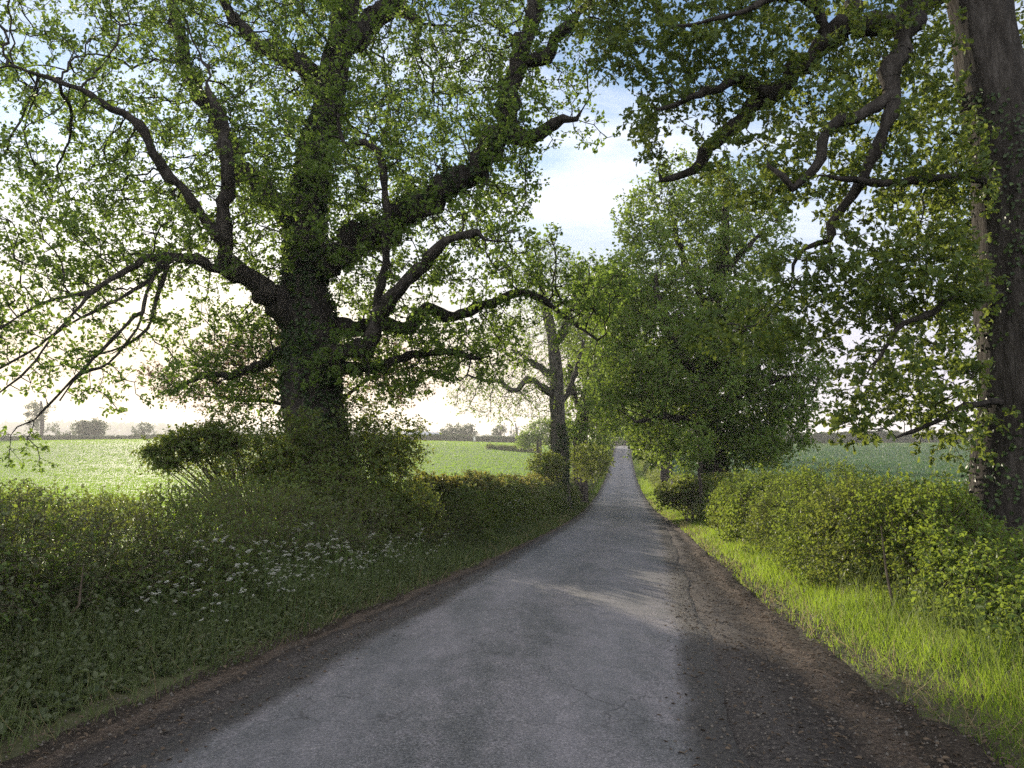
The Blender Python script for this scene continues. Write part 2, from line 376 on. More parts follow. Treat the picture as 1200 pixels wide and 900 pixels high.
def tree(name, label, limbs, attract, step, kill, infl, r_tip, leaf, leafmat, bark, group=None, gnarl=.25, cat='tree', iters=70,
         leaf_len=.09, leaf_w=.06, thin=3.0, per=3, clus=6, twig=.22, droop=0.0, pexp=2.3, ivy=None, wob=.07, spread=.07, up=.0, keep=1.0, crown_name='crown', shoots=0, t_in=.35):
    pos, par, hr, own = [], [], [], []
    for li, Lp in enumerate(limbs):
        S = smooth_poly(Lp, step * .7 if li else max(step * .6, .12))
        if li == 0: prev = -1
        else:
            D = np.linalg.norm(np.array(pos) - S[0, :3], axis=1); prev = int(np.argmin(D))
            S = S[1:] if D[prev] < step else S
        if len(S) > 4:
            q = np.arange(len(S)); am = .27 if li else .08; fd = np.clip(q / 4, 0, 1)
            for ax in range(3): S[:, ax] += am * S[:, 3] * fd * sum(np.sin(q * f + rng.uniform(0, 6.3)) / (1 + .6 * j) for j, f in enumerate((.9, 1.9, 2.7) if li else (.13, .31, .5)))
            S[:, 3] *= 1 + (.13 if li else .03) * np.sin(q * (1.37 if li else .5) + rng.uniform(0, 6)) + (.08 if li else 0) * rng.normal(size=len(S))
        for s in S:
            pos.append(s[:3]); par.append(prev); hr.append(s[3]); own.append(li); prev = len(pos) - 1
    nh = len(pos)
    pos = np.array(pos); par = list(par); own = list(own)
    if shoots:
        hi = [i for i in range(nh) if own[i] > 0 or hr[i] < .1]
        q = pos[rng.choice(hi, int(len(hi) * shoots))]; A = np.concatenate([np.asarray(attract), q + rdir(len(q)) * rng.uniform(2 * kill, 5 * kill, (len(q), 1))])
    else: A = np.asarray(attract)
    near = np.zeros(len(A), int); nd = np.full(len(A), 1e9)
    def upd(lo):
        P = pos[lo:]
        for s in range(0, len(A), 2000):
            d = np.linalg.norm(A[s:s + 2000, None] - P[None], axis=2); j = d.argmin(1); dd = d[np.arange(len(j)), j]
            b = dd < nd[s:s + 2000]
            near[s:s + 2000][b] = j[b] + lo; nd[s:s + 2000][b] = dd[b]
    root_dir = {}
    upd(0)
    for it in range(iters):
        act = nd < infl
        if not act.any():
            break
        acc = np.zeros((len(pos), 3)); cnt = np.zeros(len(pos))
        np.add.at(acc, near[act], nrm(A[act] - pos[near[act]])); np.add.at(cnt, near[act], 1)
        src = np.nonzero(cnt)[0]
        d = nrm(nrm(acc[src]) + gnarl * rng.normal(size=(len(src), 3)) + np.array([0, 0, up]))
        new = pos[src] + d * step
        lo = len(pos); pos = np.concatenate([pos, new]); par += src.tolist(); own += [own[s] for s in src]
        upd(lo)
        alive = nd > kill
        A, near, nd = A[alive], near[alive], nd[alive]
        if not len(A): break
    n = len(pos); par = np.array(par); own = np.array(own); hr = np.array(hr)
    rad = np.zeros(n); acc = np.zeros(n); nch = np.zeros(n, int); best = np.zeros(n); main = np.full(n, -1)
    for i in range(n - 1, -1, -1):
        rad[i] = max(r_tip, acc[i] ** (1 / pexp)) if acc[i] > 0 else r_tip
        if i < nh: rad[i] = max(hr[i], r_tip)
        p = par[i]
        if p >= 0:
            acc[p] += rad[i] ** pexp; nch[p] += 1
            if rad[i] > best[p] or (own[i] == own[p] and i < nh): best[p] = rad[i] if not (own[i] == own[p] and i < nh) else 9; main[p] = i
    for i in range(nh, n): rad[i] = min(rad[i], .82 * rad[par[i]] if main[par[i]] != i else rad[par[i]])
    dirs = np.zeros((n, 3)); e = np.nonzero(par >= 0)[0]
    dirs[e] = nrm(pos[e] - pos[par[e]]); r0 = np.nonzero(par < 0)[0]; dirs[r0] = dirs[np.minimum(r0 + 1, n - 1)]
    sm = dirs.copy(); ok = main >= 0; sm[ok] = nrm(dirs[ok] + dirs[main[ok]])
    base = limbs[0][0]
    root = empty(name, (float(base[0]), float(base[1]), gz(base[0], base[1])), label, cat, group)
    is_main = np.zeros(n, bool); is_main[main[ok]] = True
    p = par[e]; m_ = is_main[e]
    da = np.where(m_[:, None], sm[p], dirs[e]); ra = np.where(m_, rad[p], np.minimum(rad[p], rad[e] * 1.25))
    # twigs and leaf clusters
    thinn = np.nonzero((rad <= r_tip * thin) & (np.arange(n) >= nh))[0]
    if keep < 1: thinn = thinn[rng.random(len(thinn)) < keep]
    tn = np.repeat(thinn, per)
    td = nrm(dirs[tn] + 1.1 * rdir(len(tn)) + np.array([0, 0, .25 - droop]))
    tl = twig * rng.uniform(.4, 1.3, len(tn))
    tb = pos[tn] + td * tl[:, None]
    tubes = {}
    for li in range(len(limbs)):
        tb_ = Tubes(); sel = own[e] == li
        for lo_, hi_, K, w in ((.1, 99, 40, wob), (.035, .1, 9, wob), (0, .035, 4, 0)):
            s = sel & (rad[e] >= lo_) & (rad[e] < hi_)
            if s.any(): tb_.add(pos[p[s]], pos[e[s]], ra[s], rad[e[s]], da[s], sm[e[s]], K, w)
        s = own[tn] == li
        if s.any() and twig > .04: tb_.simple(pos[tn[s]], tb[s], r_tip * .55, r_tip * .3, 3)
        if tb_.n: tb_.build('trunk' if li == 0 else 'limb', bark, root)
    lv = Leaves(); k = len(tb)
    cl_t = rng.random(k) * .6
    for c in range(clus):
        tt = rng.uniform(t_in, 1.05, k)[:, None]
        P = pos[tn] * (1 - tt) + tb * tt + rdir(k) * spread * rng.random((k, 1))
        Ax = nrm(td * .5 + rdir(k) + np.array([0, 0, -droop - .15]))
        Nn = nrm(rdir(k) * .75 + np.array([0, 0, .8]))
        s = rng.uniform(.6, 1.25, k)
        lv.add(P, Ax, Nn, leaf_len * s, leaf_w * s * rng.uniform(.8, 1.1, k), leaf, np.clip(cl_t + rng.random(k) * .4, 0, 1))
    if lv.n: lv.build(crown_name, leafmat, root)
    if ivy:
        z0, z1, cnt, ll, lims = ivy
        s = np.nonzero(np.isin(own[e], lims) & (rad[e] > .05) & (pos[e][:, 2] > z0) & (pos[e][:, 2] < z1))[0]
        wt = rad[e[s]] / rad[e[s]].sum(); q = e[rng.choice(s, cnt, p=wt)]
        d = dirs[q]; x = nrm(np.cross(d, [.17, 1, .11])); y = np.cross(d, x); an = rng.uniform(0, 2 * math.pi, cnt)
        # patchy: sine field over height and angle
        f = np.sin(an * 2 + pos[q][:, 2] * 1.1) + np.sin(an * 3 - pos[q][:, 2] * 2.3 + 1) + rng.normal(size=cnt) * .6
        g = f > -.6; q, d, x, y, an = q[g], d[g], x[g], y[g], an[g]; c_ = len(q)
        o_ = x * np.cos(an)[:, None] + y * np.sin(an)[:, None]
        P = pos[q] + d * rng.uniform(-.5, .5, (c_, 1)) * step + o_ * (rad[q][:, None] * 1.0 + rng.uniform(0, .12, (c_, 1)) * rng.random((c_, 1)))
        iv = Leaves(); iv.add(P, nrm(-d + .9 * rdir(c_) + .5 * o_), nrm(o_ + .5 * rdir(c_)), ll * rng.uniform(.6, 1.3, c_), ll * rng.uniform(.6, 1.2, c_), 'oval', rng.random(c_))
        iv.build('ivy', M['ivy'], root)
    print(label[:40], 'nodes', n, 'leaves', clus * k, round(time.time() - T00, 1))
    return root
def base_pt(x, Y, r, sink=.15):
    """trunk foot on the terrain at photo column x"""
    X = (x - 600) / F * Y / 1.0
    return [X, Y, gz(X, Y) - sink, r]
def attr(blobs, Y, dens, gap=-.15, wl=1.5):
    A = np.concatenate([blob_px(b, Y, int(1.5 * dens * (b[6] if len(b) > 6 else 1))) for b in blobs])
    k = 2 * math.pi / (wl * max(Y / 17, .62)); x, y, z = (A * k).T      # leafy clumps with gaps between
    f = np.sin(x + .8 * np.sin(z * .7 + 1)) * np.sin(z * 1.2 + .9 * np.sin(y * .8)) + .7 * np.sin(y * 1.1 + x * .6 + 2) + .45 * np.sin(2.3 * x - 1.9 * z + y)
    f = f + .75 * np.sin(2.9 * x + y) * np.sin(3.1 * z + 1.7 * y + 1) 
    dy, dz = A[:, 1], A[:, 2] - CAMZ; dep = dy * CP + dz * SP; pxx = 600 + F * A[:, 0] / dep; pyy = 450 - F * (dz * CP - dy * SP) / dep
    openv = (np.abs(pxx - 702 - (pyy - 190) * .12) < 42) & (pyy > 95) & (pyy < 300) & (A[:, 1] < 25)      # the open gap between the two oak crowns
    return A[(f + .35 * rng.normal(size=len(A)) > gap) & ~openv]

# --- the large left oak
Y = 16.7
tr = [base_pt(377, Y, 1.0), base_pt(376, Y, .84, -.35)] + limb_px([(373, 540, 38), (369, 480, 35), (366, 425, 33), (364, 375, 30), (358, 335, 26), (355, 292, 23), (359, 238, 21), (368, 185, 19.5), (380, 140, 18.5), (392, 85, 17), (404, 25, 15), (412, -60, 12, .5), (420, -170, 8, 1), (425, -260, 4, 1.2)], Y)
limbs = [tr,
  limb_px([(362, 322, 17), (400, 294, 17, -.3), (450, 264, 16, -.7), (517, 225, 14.5, -1.0), (562, 190, 14, -1.2), (588, 150, 13.5, -1.3), (598, 105, 12.5, -1.3), (608, 65, 11, -1.2), (622, 25, 9.5, -1.1), (634, -40, 8, -1), (640, -120, 5, -1)], Y),
  limb_px([(588, 160, 9, -1.2), (625, 160, 9, -1.7), (650, 145, 7, -2), (676, 138, 4, -2.3)], Y),
  limb_px([(606, 75, 8, -1.2), (640, 66, 8, -1.5), (652, 45, 7, -1.8), (672, 22, 6, -2), (700, -10, 4, -2.2)], Y),
  limb_px([(352, 385, 17), (333, 364, 17, -.4), (303, 334, 14, -1.0), (265, 308, 11, -1.6), (262, 265, 9, -1.9), (266, 205, 8, -2.2), (262, 150, 7, -2.4), (245, 110, 5, -2.6)], Y),
  limb_px([(380, 415, 12, -.3), (402, 414, 11, -.7), (430, 406, 10, -1.2), (442, 386, 9, -1.5), (450, 358, 9, -1.8), (477, 332, 8, -2.2), (501, 302, 7, -2.5), (530, 280, 5, -2.8), (560, 272, 4, -3)], Y),
  limb_px([(372, 385, 11, .2), (433, 381, 9, .2), (477, 382, 8, .1), (500, 362, 7, 0), (523, 370, 7, -.2), (560, 362, 6, -.4), (600, 344, 5, -.8), (633, 350, 4, -1.2), (668, 376, 2.6, -1.6), (700, 398, 1.5, -2)], Y),
  limb_px([(352, 270, 15, .2), (318, 235, 13, .6), (282, 195, 11, 1.0), (248, 130, 10, 1.3), (222, 90, 8, 1.5), (212, 50, 7, 1.6), (200, 0, 5, 1.8), (190, -60, 3, 2)], Y),
  limb_px([(262, 285, 7, -1.8), (215, 225, 6, -2.5), (180, 180, 6, -2.9), (157, 138, 5.5, -3.1), (132, 128, 5, -3.3), (113, 116, 4, -3.4), (70, 95, 3, -3.6), (20, 80, 2, -3.8)], Y),
  limb_px([(385, 120, 13), (352, 75, 11, .5), (318, 62, 9, .9), (280, 30, 7, 1.2), (250, -20, 5, 1.5)], Y),
  limb_px([(398, 65, 13), (440, 20, 12, .5), (462, 5, 11, .8), (492, 28, 4, .6), (490, 40, 2, .6)], Y),
  limb_px([(440, 22, 10, .5), (480, -25, 9, 1), (520, -80, 6, 1.5), (560, -160, 3, 2)], Y),
  limb_px([(300, 335, 8, -1.0), (250, 312, 7, -1.8), (195, 300, 5, -2.6), (150, 315, 3.8, -3.2), (110, 342, 2.9, -3.6), (70, 385, 2.1, -3.9), (35, 430, 1.5, -4), (0, 460, 1.6, -4.1)], Y),
  limb_px([(190, 300, 3, -2.7), (172, 345, 2.4, -3.0), (160, 385, 2, -3.2), (128, 425, 1.6, -3.4), (95, 438, 1.8, -3.6), (70, 470, 1.2, -3.7)], Y),
  limb_px([(205, 302, 2.6, -2.5), (150, 345, 2.1, -3.0), (95, 372, 1.7, -3.4), (45, 405, 1.8, -3.7), (0, 432, 1.3, -3.9)], Y),
  limb_px([(165, 362, 2.6, -3.1), (125, 405, 2.2, -3.4), (85, 445, 1.8, -3.6), (40, 492, 1.3, -3.8), (20, 500, 1.0, -3.9)], Y),
  limb_px([(200, 302, 3, -2.6), (185, 345, 2.5, -2.6), (172, 385, 2, -2.7), (140, 408, 1.5, -2.9), (92, 420, 1, -3.1)], Y),
  limb_px([(110, 342, 2.6, -3.6), (60, 352, 2.2, -3.9), (20, 372, 1.6, -4.1), (-20, 400, 1.1, -4.3)], Y),
  limb_px([(345, 400, 9, .4), (318, 420, 7, 1.0), (280, 438, 5, 1.6), (240, 440, 3.5, 2), (205, 455, 2, 2.3)], Y),
  limb_px([(385, 430, 8, .2), (430, 432, 7, .2), (470, 420, 5, 0), (520, 412, 4, -.4), (560, 420, 2.5, -.8)], Y),
  limb_px([(435, 395, 6, -1.3), (452, 300, 5, -1.6), (452, 235, 5, -1.8), (447, 190, 4.5, -1.9), (428, 165, 4, -2), (405, 170, 3, -2.1), (395, 140, 2, -2.1)], Y),
]
bl = [(90, 50, 190, 110, 2.6, -1.5, .8), (270, 50, 140, 130, 3.2, .3, 1.1), (420, 70, 120, 140, 3, 0, 1.1), (545, 60, 110, 140, 2.5, -.5, .75), (598, 170, 58, 90, 2.0, -1.5, .7),
      (480, 215, 130, 90, 2.5, -.5, 1.0), (230, 215, 160, 90, 2.8, -.5, 1.15), (60, 200, 120, 90, 2.2, -2.2, .55), (150, 290, 140, 50, 2.2, -2.2, .75), (40, 320, 80, 50, 1.6, -3.2, .3),
      (60, 400, 90, 80, 1.2, -3.6, .3), (300, 300, 70, 60, 2, .5, .5), (290, 395, 85, 45, 1.8, 1.0, .7), (275, 450, 85, 35, 1.5, 1.5, 1.0), (445, 430, 110, 45, 2.0, .2, 1.7),
      (545, 405, 75, 50, 1.6, -.5, 1.6), (575, 300, 90, 60, 2.0, -1.8, .85), (650, 335, 70, 40, 1.4, -1.4, .5), (420, 340, 70, 50, 2, .6, .45), (700, 350, 50, 40, 1.0, -2, .3),
      (300, -140, 330, 130, 4.5, 0, 1.3), (560, -120, 150, 130, 3.0, 0, .7), (620, 40, 60, 90, 1.6, -1.8, .5), (690, 30, 50, 70, 1.2, -2.3, .3), (370, 210, 90, 110, 2.2, -2.0, .5), (350, 60, 330, 240, 3.0, 4.0, .6), (430, 150, 200, 130, 2, 3.5, .6)]
oak_l = tree('oak_tree', 'huge spreading ivy-trunked oak standing in the hedge left of the lane', limbs, attr(bl, Y, 1050, .78, 1.9), .22, .25, 2.6, .0085, 'oval', M['oakleaf2'], M['bark'],
     gnarl=.36, leaf_len=.078, leaf_w=.057, per=3, clus=8, twig=.26, thin=1.9, spread=.10, shoots=.7, t_in=.62,  ivy=(-1, 9, 16000, .08, [0, 1]), wob=.045)

M['flare_tint'] = leafmat('flare_tinted_leaf', (.045, .035, .022), (.11, .085, .045), (.30, .19, .11), trans=.42)  # made-up tree: pink lens flare is put into its leaf colour
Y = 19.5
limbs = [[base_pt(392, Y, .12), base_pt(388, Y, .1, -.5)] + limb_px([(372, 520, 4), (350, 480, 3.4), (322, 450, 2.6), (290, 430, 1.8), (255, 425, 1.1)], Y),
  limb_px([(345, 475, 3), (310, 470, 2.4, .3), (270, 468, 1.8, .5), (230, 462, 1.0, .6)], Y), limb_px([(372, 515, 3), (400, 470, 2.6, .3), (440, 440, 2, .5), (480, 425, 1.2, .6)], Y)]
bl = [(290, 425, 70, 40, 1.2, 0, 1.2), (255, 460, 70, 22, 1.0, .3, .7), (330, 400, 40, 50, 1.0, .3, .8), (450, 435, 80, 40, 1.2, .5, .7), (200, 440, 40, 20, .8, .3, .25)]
tree('flare_tinted_tree', 'small bronze-leaved hawthorn spreading low behind the oak trunk', limbs, attr(bl, Y, 620, .1, 1.3), .2, .22, 2.4, .005, 'diamond', M['flare_tint'], M['bark'], gnarl=.35, leaf_len=.06, leaf_w=.045, per=3, clus=6, twig=.2, spread=.08)
# --- the near right oak, trunk cut by the frame edge
Y = 9.4
tr = [base_pt(1194, Y, .60), base_pt(1191, Y, .53, -.3)] + limb_px([(1190, 640, 47), (1190, 540, 44), (1190, 450, 43), (1190, 360, 43), (1188, 280, 42), (1182, 200, 40), (1170, 110, 38), (1152, 30, 35), (1128, -70, 31), (1105, -190, 27, .2), (1095, -330, 22, .4), (1090, -480, 14, .6), (1085, -620, 7, .6)], Y)
limbs = [tr,
  limb_px([(1125, -75, 15, .0), (1100, -22, 15, -.1), (1068, 14, 14, -.2), (1013, 30, 13, -.1), (968, 42, 13, .1), (955, 66, 12, .2), (927, 88, 11.5, .3), (898, 114, 10, .4), (866, 141, 9, .5), (840, 163, 8, .6), (820, 192, 7, .7), (800, 204, 5, .8), (775, 210, 3, .9)], Y),
  limb_px([(1082, 4, 11, -.2), (1066, 32, 12, -.5), (1057, 60, 12, -.6), (1043, 78, 11.5, -.7), (1048, 106, 11, -.8), (1040, 140, 8, -.9), (1033, 167, 7, -.9), (1013, 200, 6.5, -.8), (1000, 230, 6, -.7), (974, 262, 5.5, -.6), (970, 282, 4.5, -.5), (943, 292, 3, -.4), (930, 310, 1.8, -.3)], Y),
  limb_px([(1046, 112, 7, -.8), (1017, 129, 7.5, -.9), (987, 143, 7, -1.0), (964, 156, 6.5, -1.0), (962, 183, 6, -1.0), (947, 207, 6, -.95), (929, 221, 5, -.9), (916, 207, 3.5, -.9), (900, 195, 2.5, -.9)], Y),
  limb_px([(1160, 212, 7, -.3), (1140, 209, 6, -.5), (1100, 208, 5.5, -.7), (1060, 214, 5, -.8), (1014, 213, 4.5, -.9), (986, 209, 3, -1), (960, 205, 1.6, -1)], Y),
  limb_px([(905, 108, 8, .4), (892, 107, 7.5, .3), (868, 94, 6.5, .2), (843, 102, 5.5, .1), (820, 110, 4.5, 0), (800, 120, 3.5, 0), (770, 128, 2.2, -.1)], Y),
  limb_px([(985, 38, 9, .1), (1000, 15, 9, .4), (1008, -30, 8, .6), (1005, -90, 6, .8), (995, -160, 4, .9)], Y),
  limb_px([(968, 42, 8, .1), (955, 8, 7, -.1), (930, -6, 6, -.3), (890, 5, 4, -.5), (850, 20, 3, -.6), (800, 30, 2, -.7)], Y),
  limb_px([(1165, 345, 5, -.4), (1120, 350, 4.5, -.7), (1080, 372, 4, -.9), (1052, 385, 3, -1), (1030, 420, 2, -1.1)], Y),
  limb_px([(1165, 470, 4, -.3), (1125, 478, 3.5, -.6), (1085, 500, 2.6, -.8), (1050, 512, 1.6, -.9)], Y),
  limb_px([(1110, -170, 14, .2), (1030, -230, 12, .6), (930, -250, 9, 1), (820, -210, 7, 1.3), (740, -130, 5, 1.4), (700, -50, 3, 1.4), (690, 20, 1.6, 1.4)], Y),
  limb_px([(1100, -260, 13, .4), (1180, -330, 11, .6), (1280, -350, 8, 1), (1370, -330, 5, 1.2)], Y),
]
bl = [(760, 60, 80, 75, .8, .8, .8), (850, 60, 80, 90, .9, .2, 1), (960, 60, 110, 90, 1.0, 0, 1), (1060, 80, 70, 120, .9, -.3, .7), (900, 190, 90, 60, .8, .2, .55), (1000, 190, 90, 90, .8, -.6, .7), (1090, 190, 60, 110, .8, -.5, .8),
      (930, 345, 60, 75, .7, -.4, .95), (1010, 330, 95, 65, .8, -.7, 2.2), (1095, 330, 60, 80, .8, -.6, 1.8), (1085, 450, 60, 55, .7, -.7, 1.1), (1030, 440, 55, 50, .6, -.9, .7), (1010, 495, 40, 30, .5, -.9, .3), (1110, 505, 35, 35, .5, -.6, .35),
      (800, -120, 160, 110, 1.5, .8, 1.1), (1000, -180, 200, 130, 1.8, .4, 1.2), (1200, -250, 220, 180, 2.0, .4, 1.2), (1180, 30, 60, 90, .6, 1.5, .4), (760, 140, 34, 60, .6, .9, .25), (715, 30, 45, 60, .7, 1.2, .5), (850, 390, 60, 28, .5, -.3, .35), (1120, 250, 70, 250, .9, 1.2, .6)]
oak_r = tree('oak_tree', 'tall oak trunk at the right edge with crooked limbs overhanging the lane', limbs, attr(bl, Y, 430, .22), .14, .16, 1.6, .0032, 'oak', M['oakleaf'], M['bark'],
     gnarl=.35, leaf_len=.078, leaf_w=.064, per=2, clus=8, twig=.13, thin=2.2, spread=.06, shoots=.45, ivy=(.2, 6, 4200, .05, [0]), wob=.04, droop=.1)

# --- bare-limbed ash in the left hedge
Y = 38.0
tr = [base_pt(657, Y, .62), base_pt(656, Y, .5, -.3)] + limb_px([(655, 540, 9.2), (654, 500, 8.6), (653, 460, 8.2), (651, 425, 7.3), (648, 398, 6), (643, 375, 6), (638, 355, 5), (634, 330, 3.5), (632, 300, 2)], Y)
limbs = [tr,
  limb_px([(650, 402, 6), (661, 388, 5.5, -.3), (668, 366, 4.5, -.5), (676, 345, 3.5, -.8), (680, 318, 2, -1)], Y),
  limb_px([(652, 466, 5), (641, 458, 4.5, -.3), (628, 447, 4, -.6), (617, 446, 4, -.8), (606, 456, 3.4, -1), (596, 455, 3, -1.2), (588, 448, 2.4, -1.3), (570, 446, 1.6, -1.5), (548, 440, 1, -1.8)], Y),
  limb_px([(651, 440, 5), (640, 436, 4.5, .4), (628, 428, 3.6, .8), (615, 418, 2.6, 1.2), (600, 410, 1.6, 1.5)], Y),
  limb_px([(653, 480, 3), (668, 455, 3, .5), (676, 430, 2.6, .8), (684, 400, 1.8, 1)], Y)]
bl = [(590, 460, 70, 40, 2.2, -.8, 1.2), (610, 420, 60, 40, 2, .5, .8), (640, 380, 55, 50, 2.5, 0, 1), (670, 340, 55, 45, 2.5, -.5, .9), (625, 310, 40, 30, 2, 0, .4), (690, 400, 30, 50, 2, .8, .6)]
tree('ash_tree', 'half-bare ash with forked pale trunk standing in the left hedge', limbs, attr(bl, Y, 520), .28, .28, 3.2, .008, 'diamond', M['ashleaf'], M['bark_grey'], shoots=.6,
     gnarl=.35, leaf_len=.13, leaf_w=.075, per=3, clus=3, twig=.35, keep=.7, thin=2, spread=.2, ivy=(-2, 3, 3500, .12, [0]))
# --- second trunk behind the ash
Y = 47.0
tr = [base_pt(679, Y, .55), base_pt(679, Y, .45, -.3)] + limb_px([(680, 540, 8.5), (681, 510, 8), (685, 480, 7), (690, 450, 5.5), (694, 420, 4), (696, 385, 2.5)], Y)
limbs = [tr, limb_px([(684, 490, 4), (672, 460, 3.4, -.5), (668, 430, 2.4, -.8)], Y), limb_px([(688, 462, 4), (704, 440, 3.2, .5), (714, 415, 2, 1)], Y)]
bl = [(700, 352, 45, 42, 3, 0, 1.4), (695, 430, 48, 50, 3, 0, 1.6), (690, 500, 32, 42, 3, .5, .9), (712, 480, 25, 40, 2.5, .5, .7), (700, 375, 45, 35, 3, 0, .7), (668, 500, 20, 35, 2, 0, .3)]
tree('ash_tree', 'dark leafy tree just behind the half-bare ash, left of the lane', limbs, attr(bl, Y, 330), .4, .45, 3.5, .012, 'diamond', M['ashleaf'], M['bark'],
     gnarl=.3, leaf_len=.2, leaf_w=.13, per=4, clus=6, twig=.5, spread=.3, thin=2)
def simple_tree(name, label, x, Y, tr_px, bl, dens, step, kill, leaf_len, matl, r0, group=None, per=4, clus=6, keep=1.0, bark='bark', spread=None, infl=None, leaf='diamond'):
    t = [base_pt(x, Y, r0 * 1.2), base_pt(x, Y, r0, -.4)] + limb_px(tr_px, Y)
    return tree(name, label, [t], attr(bl, Y, dens), step, kill, infl or step * 14, step * .03, leaf, M[matl], M[bark], group=group, leaf_len=leaf_len, leaf_w=leaf_len * .65,
                per=per, clus=clus, twig=step * 1.1, spread=spread or step * .6, thin=2, keep=keep)
simple_tree('ash_tree', 'bushy tree third in the row on the left, above the bend of the hedge', 690, 66, [(692, 540, 5), (706, 510, 4.5), (707, 480, 4), (706, 450, 2.5), (706, 410, 1.5)], [(712, 360, 34, 40, 3, 0, .9), (704, 450, 26, 55, 3, 0, 1.2), (702, 510, 18, 30, 2.5, 0, .6), (716, 420, 22, 30, 2.5, 0, .6)], 330, .5, .55, .26, 'ashleaf', .35)
simple_tree('ash_tree', 'farther bushy tree at the left foot of the lane rise', 703, 104, [(704, 535, 3), (713, 510, 2.6), (714, 480, 1.6)], [(714, 488, 16, 34, 3.5, 0, 1), (722, 470, 16, 20, 3, 0, .5)], 380, .7, .75, .36, 'ashleaf', .3)
simple_tree('ash_tree', 'leafy tree arching over the lane crest from the left', 717, 165, [(717, 520, 2), (719, 505, 1.7), (723, 495, 1)], [(724, 497, 16, 17, 5, 0, 1), (714, 508, 10, 14, 4, 0, .5)], 380, .9, .95, .5, 'farleaf', .3)

# --- big round tree in the right hedge
Y = 31.0
tr = [base_pt(838, Y, .75), base_pt(837, Y, .6, -.3)] + limb_px([(835, 548, 15), (832, 510, 13.5), (829, 470, 13), (827, 430, 11), (831, 390, 9), (838, 345, 8), (846, 305, 7), (850, 265, 5), (852, 225, 3)], Y)
limbs = [tr,
  limb_px([(828, 455, 7), (805, 425, 6, -.6), (785, 395, 5, -1), (772, 360, 4, -1.3), (768, 320, 2.5, -1.4)], Y),
  limb_px([(833, 375, 6), (818, 335, 5, .5), (800, 300, 4, .8), (790, 260, 2.5, 1)], Y),
  limb_px([(842, 325, 4.5), (862, 305, 4, -.4), (880, 285, 3, -.8), (895, 270, 2, -1)], Y),
  limb_px([(830, 490, 6), (858, 470, 5.5, -.5), (885, 452, 4.5, -1), (912, 445, 3.5, -1.4), (938, 440, 2, -1.8)], Y),
  limb_px([(831, 510, 5), (800, 492, 4.5, -.8), (770, 488, 3.5, -1.5), (745, 495, 2, -2)], Y),
  limb_px([(829, 440, 5), (850, 410, 5, -1.2), (872, 385, 4, -2.0), (895, 370, 2.5, -2.4)], Y)]
bl = [(830, 440, 95, 80, 3.6, 0, 1.7), (880, 465, 62, 62, 3.0, -.5, 1.2), (775, 430, 62, 80, 3.2, -.5, 1.35), (740, 400, 42, 70, 2.2, -.3, .75), (780, 505, 52, 40, 2.4, -.4, .55), (850, 375, 85, 50, 3.0, -.8, .95), (885, 395, 50, 45, 2.4, -1, .6), (930, 440, 34, 50, 2, -1.4, .6), (900, 500, 50, 45, 2.4, -1.0, .8), (715, 450, 26, 60, 2, -.6, .5),
      (790, 315, 62, 70, 2.6, .3, .6), (860, 285, 65, 62, 2.6, 0, .5), (815, 235, 66, 50, 2.4, .3, .42), (762, 260, 40, 50, 2, .6, .4), (738, 350, 48, 50, 2.4, 0, .9), (885, 520, 48, 32, 2.2, -.8, .55), (875, 230, 50, 35, 2, 0, .25)]
tree('field_maple_tree', 'large dense-crowned roadside tree right of the lane with leaning dark trunk', limbs, attr(bl, Y, 800, .22, 1.75), .28, .29, 3.2, .008, 'diamond', M['ashleaf'], M['bark'],
     gnarl=.3, leaf_len=.15, leaf_w=.11, per=4, clus=6, twig=.42, spread=.22, thin=2.2, ivy=(-2, 2.2, 2500, .1, [0]))
simple_tree('field_maple_tree', 'tree behind the large roadside tree, low crown over the right verge', 781, 54, [(781, 560, 7), (781, 535, 6), (779, 500, 5), (776, 450, 3.5), (774, 400, 2)], [(765, 440, 45, 75, 3.5, 0, 1.3), (790, 490, 40, 45, 3, 0, .8), (752, 500, 25, 35, 2.6, -.5, .5), (757, 375, 32, 40, 3, 0, .6)], 360, .42, .48, .22, 'ashleaf', .4)
simple_tree('field_maple_tree', 'smaller tree farther up the right side, leaning over the lane', 768, 84, [(768, 545, 4), (765, 520, 3.4), (760, 485, 2.2), (757, 450, 1.4)], [(757, 485, 24, 45, 3.5, 0, 1.1), (745, 503, 14, 18, 2.5, -.5, .35), (768, 510, 18, 24, 2.5, 0, .5)], 340, .55, .6, .3, 'ashleaf', .35)
simple_tree('field_maple_tree', 'distant tree by the crest on the right, closing the lane tunnel', 752, 140, [(752, 530, 2.2), (750, 512, 1.8), (745, 498, 1)], [(745, 497, 19, 22, 4.5, 0, 1), (752, 512, 12, 18, 4, 0, .5), (734, 502, 10, 12, 4, 0, .35)], 380, .8, .85, .42, 'farleaf', .3)
simple_tree('field_maple_tree', 'tree beyond the crest filling the gap over the lane', 737, 228, [(737, 520, 1.4), (735, 510, 1.1)], [(730, 519, 24, 8, 4, 0, 1.6), (732, 509, 20, 14, 6, 0, 1.4), (750, 510, 14, 16, 5, 0, .9), (714, 510, 12, 14, 5, 0, .8)], 380, 1.1, 1.15, .62, 'farleaf', .3)
simple_tree('sapling', 'thin dark sapling in the right hedge in front of the large roadside tree', 820, 27, [(821, 570, 2.0), (819, 552, 1.7), (821, 535, 1.3), (818, 518, .8)], [(818, 520, 20, 26, .7, 0, .9), (808, 540, 16, 18, .5, 0, .5)], 260, .2, .24, .11, 'ashleaf', .06)

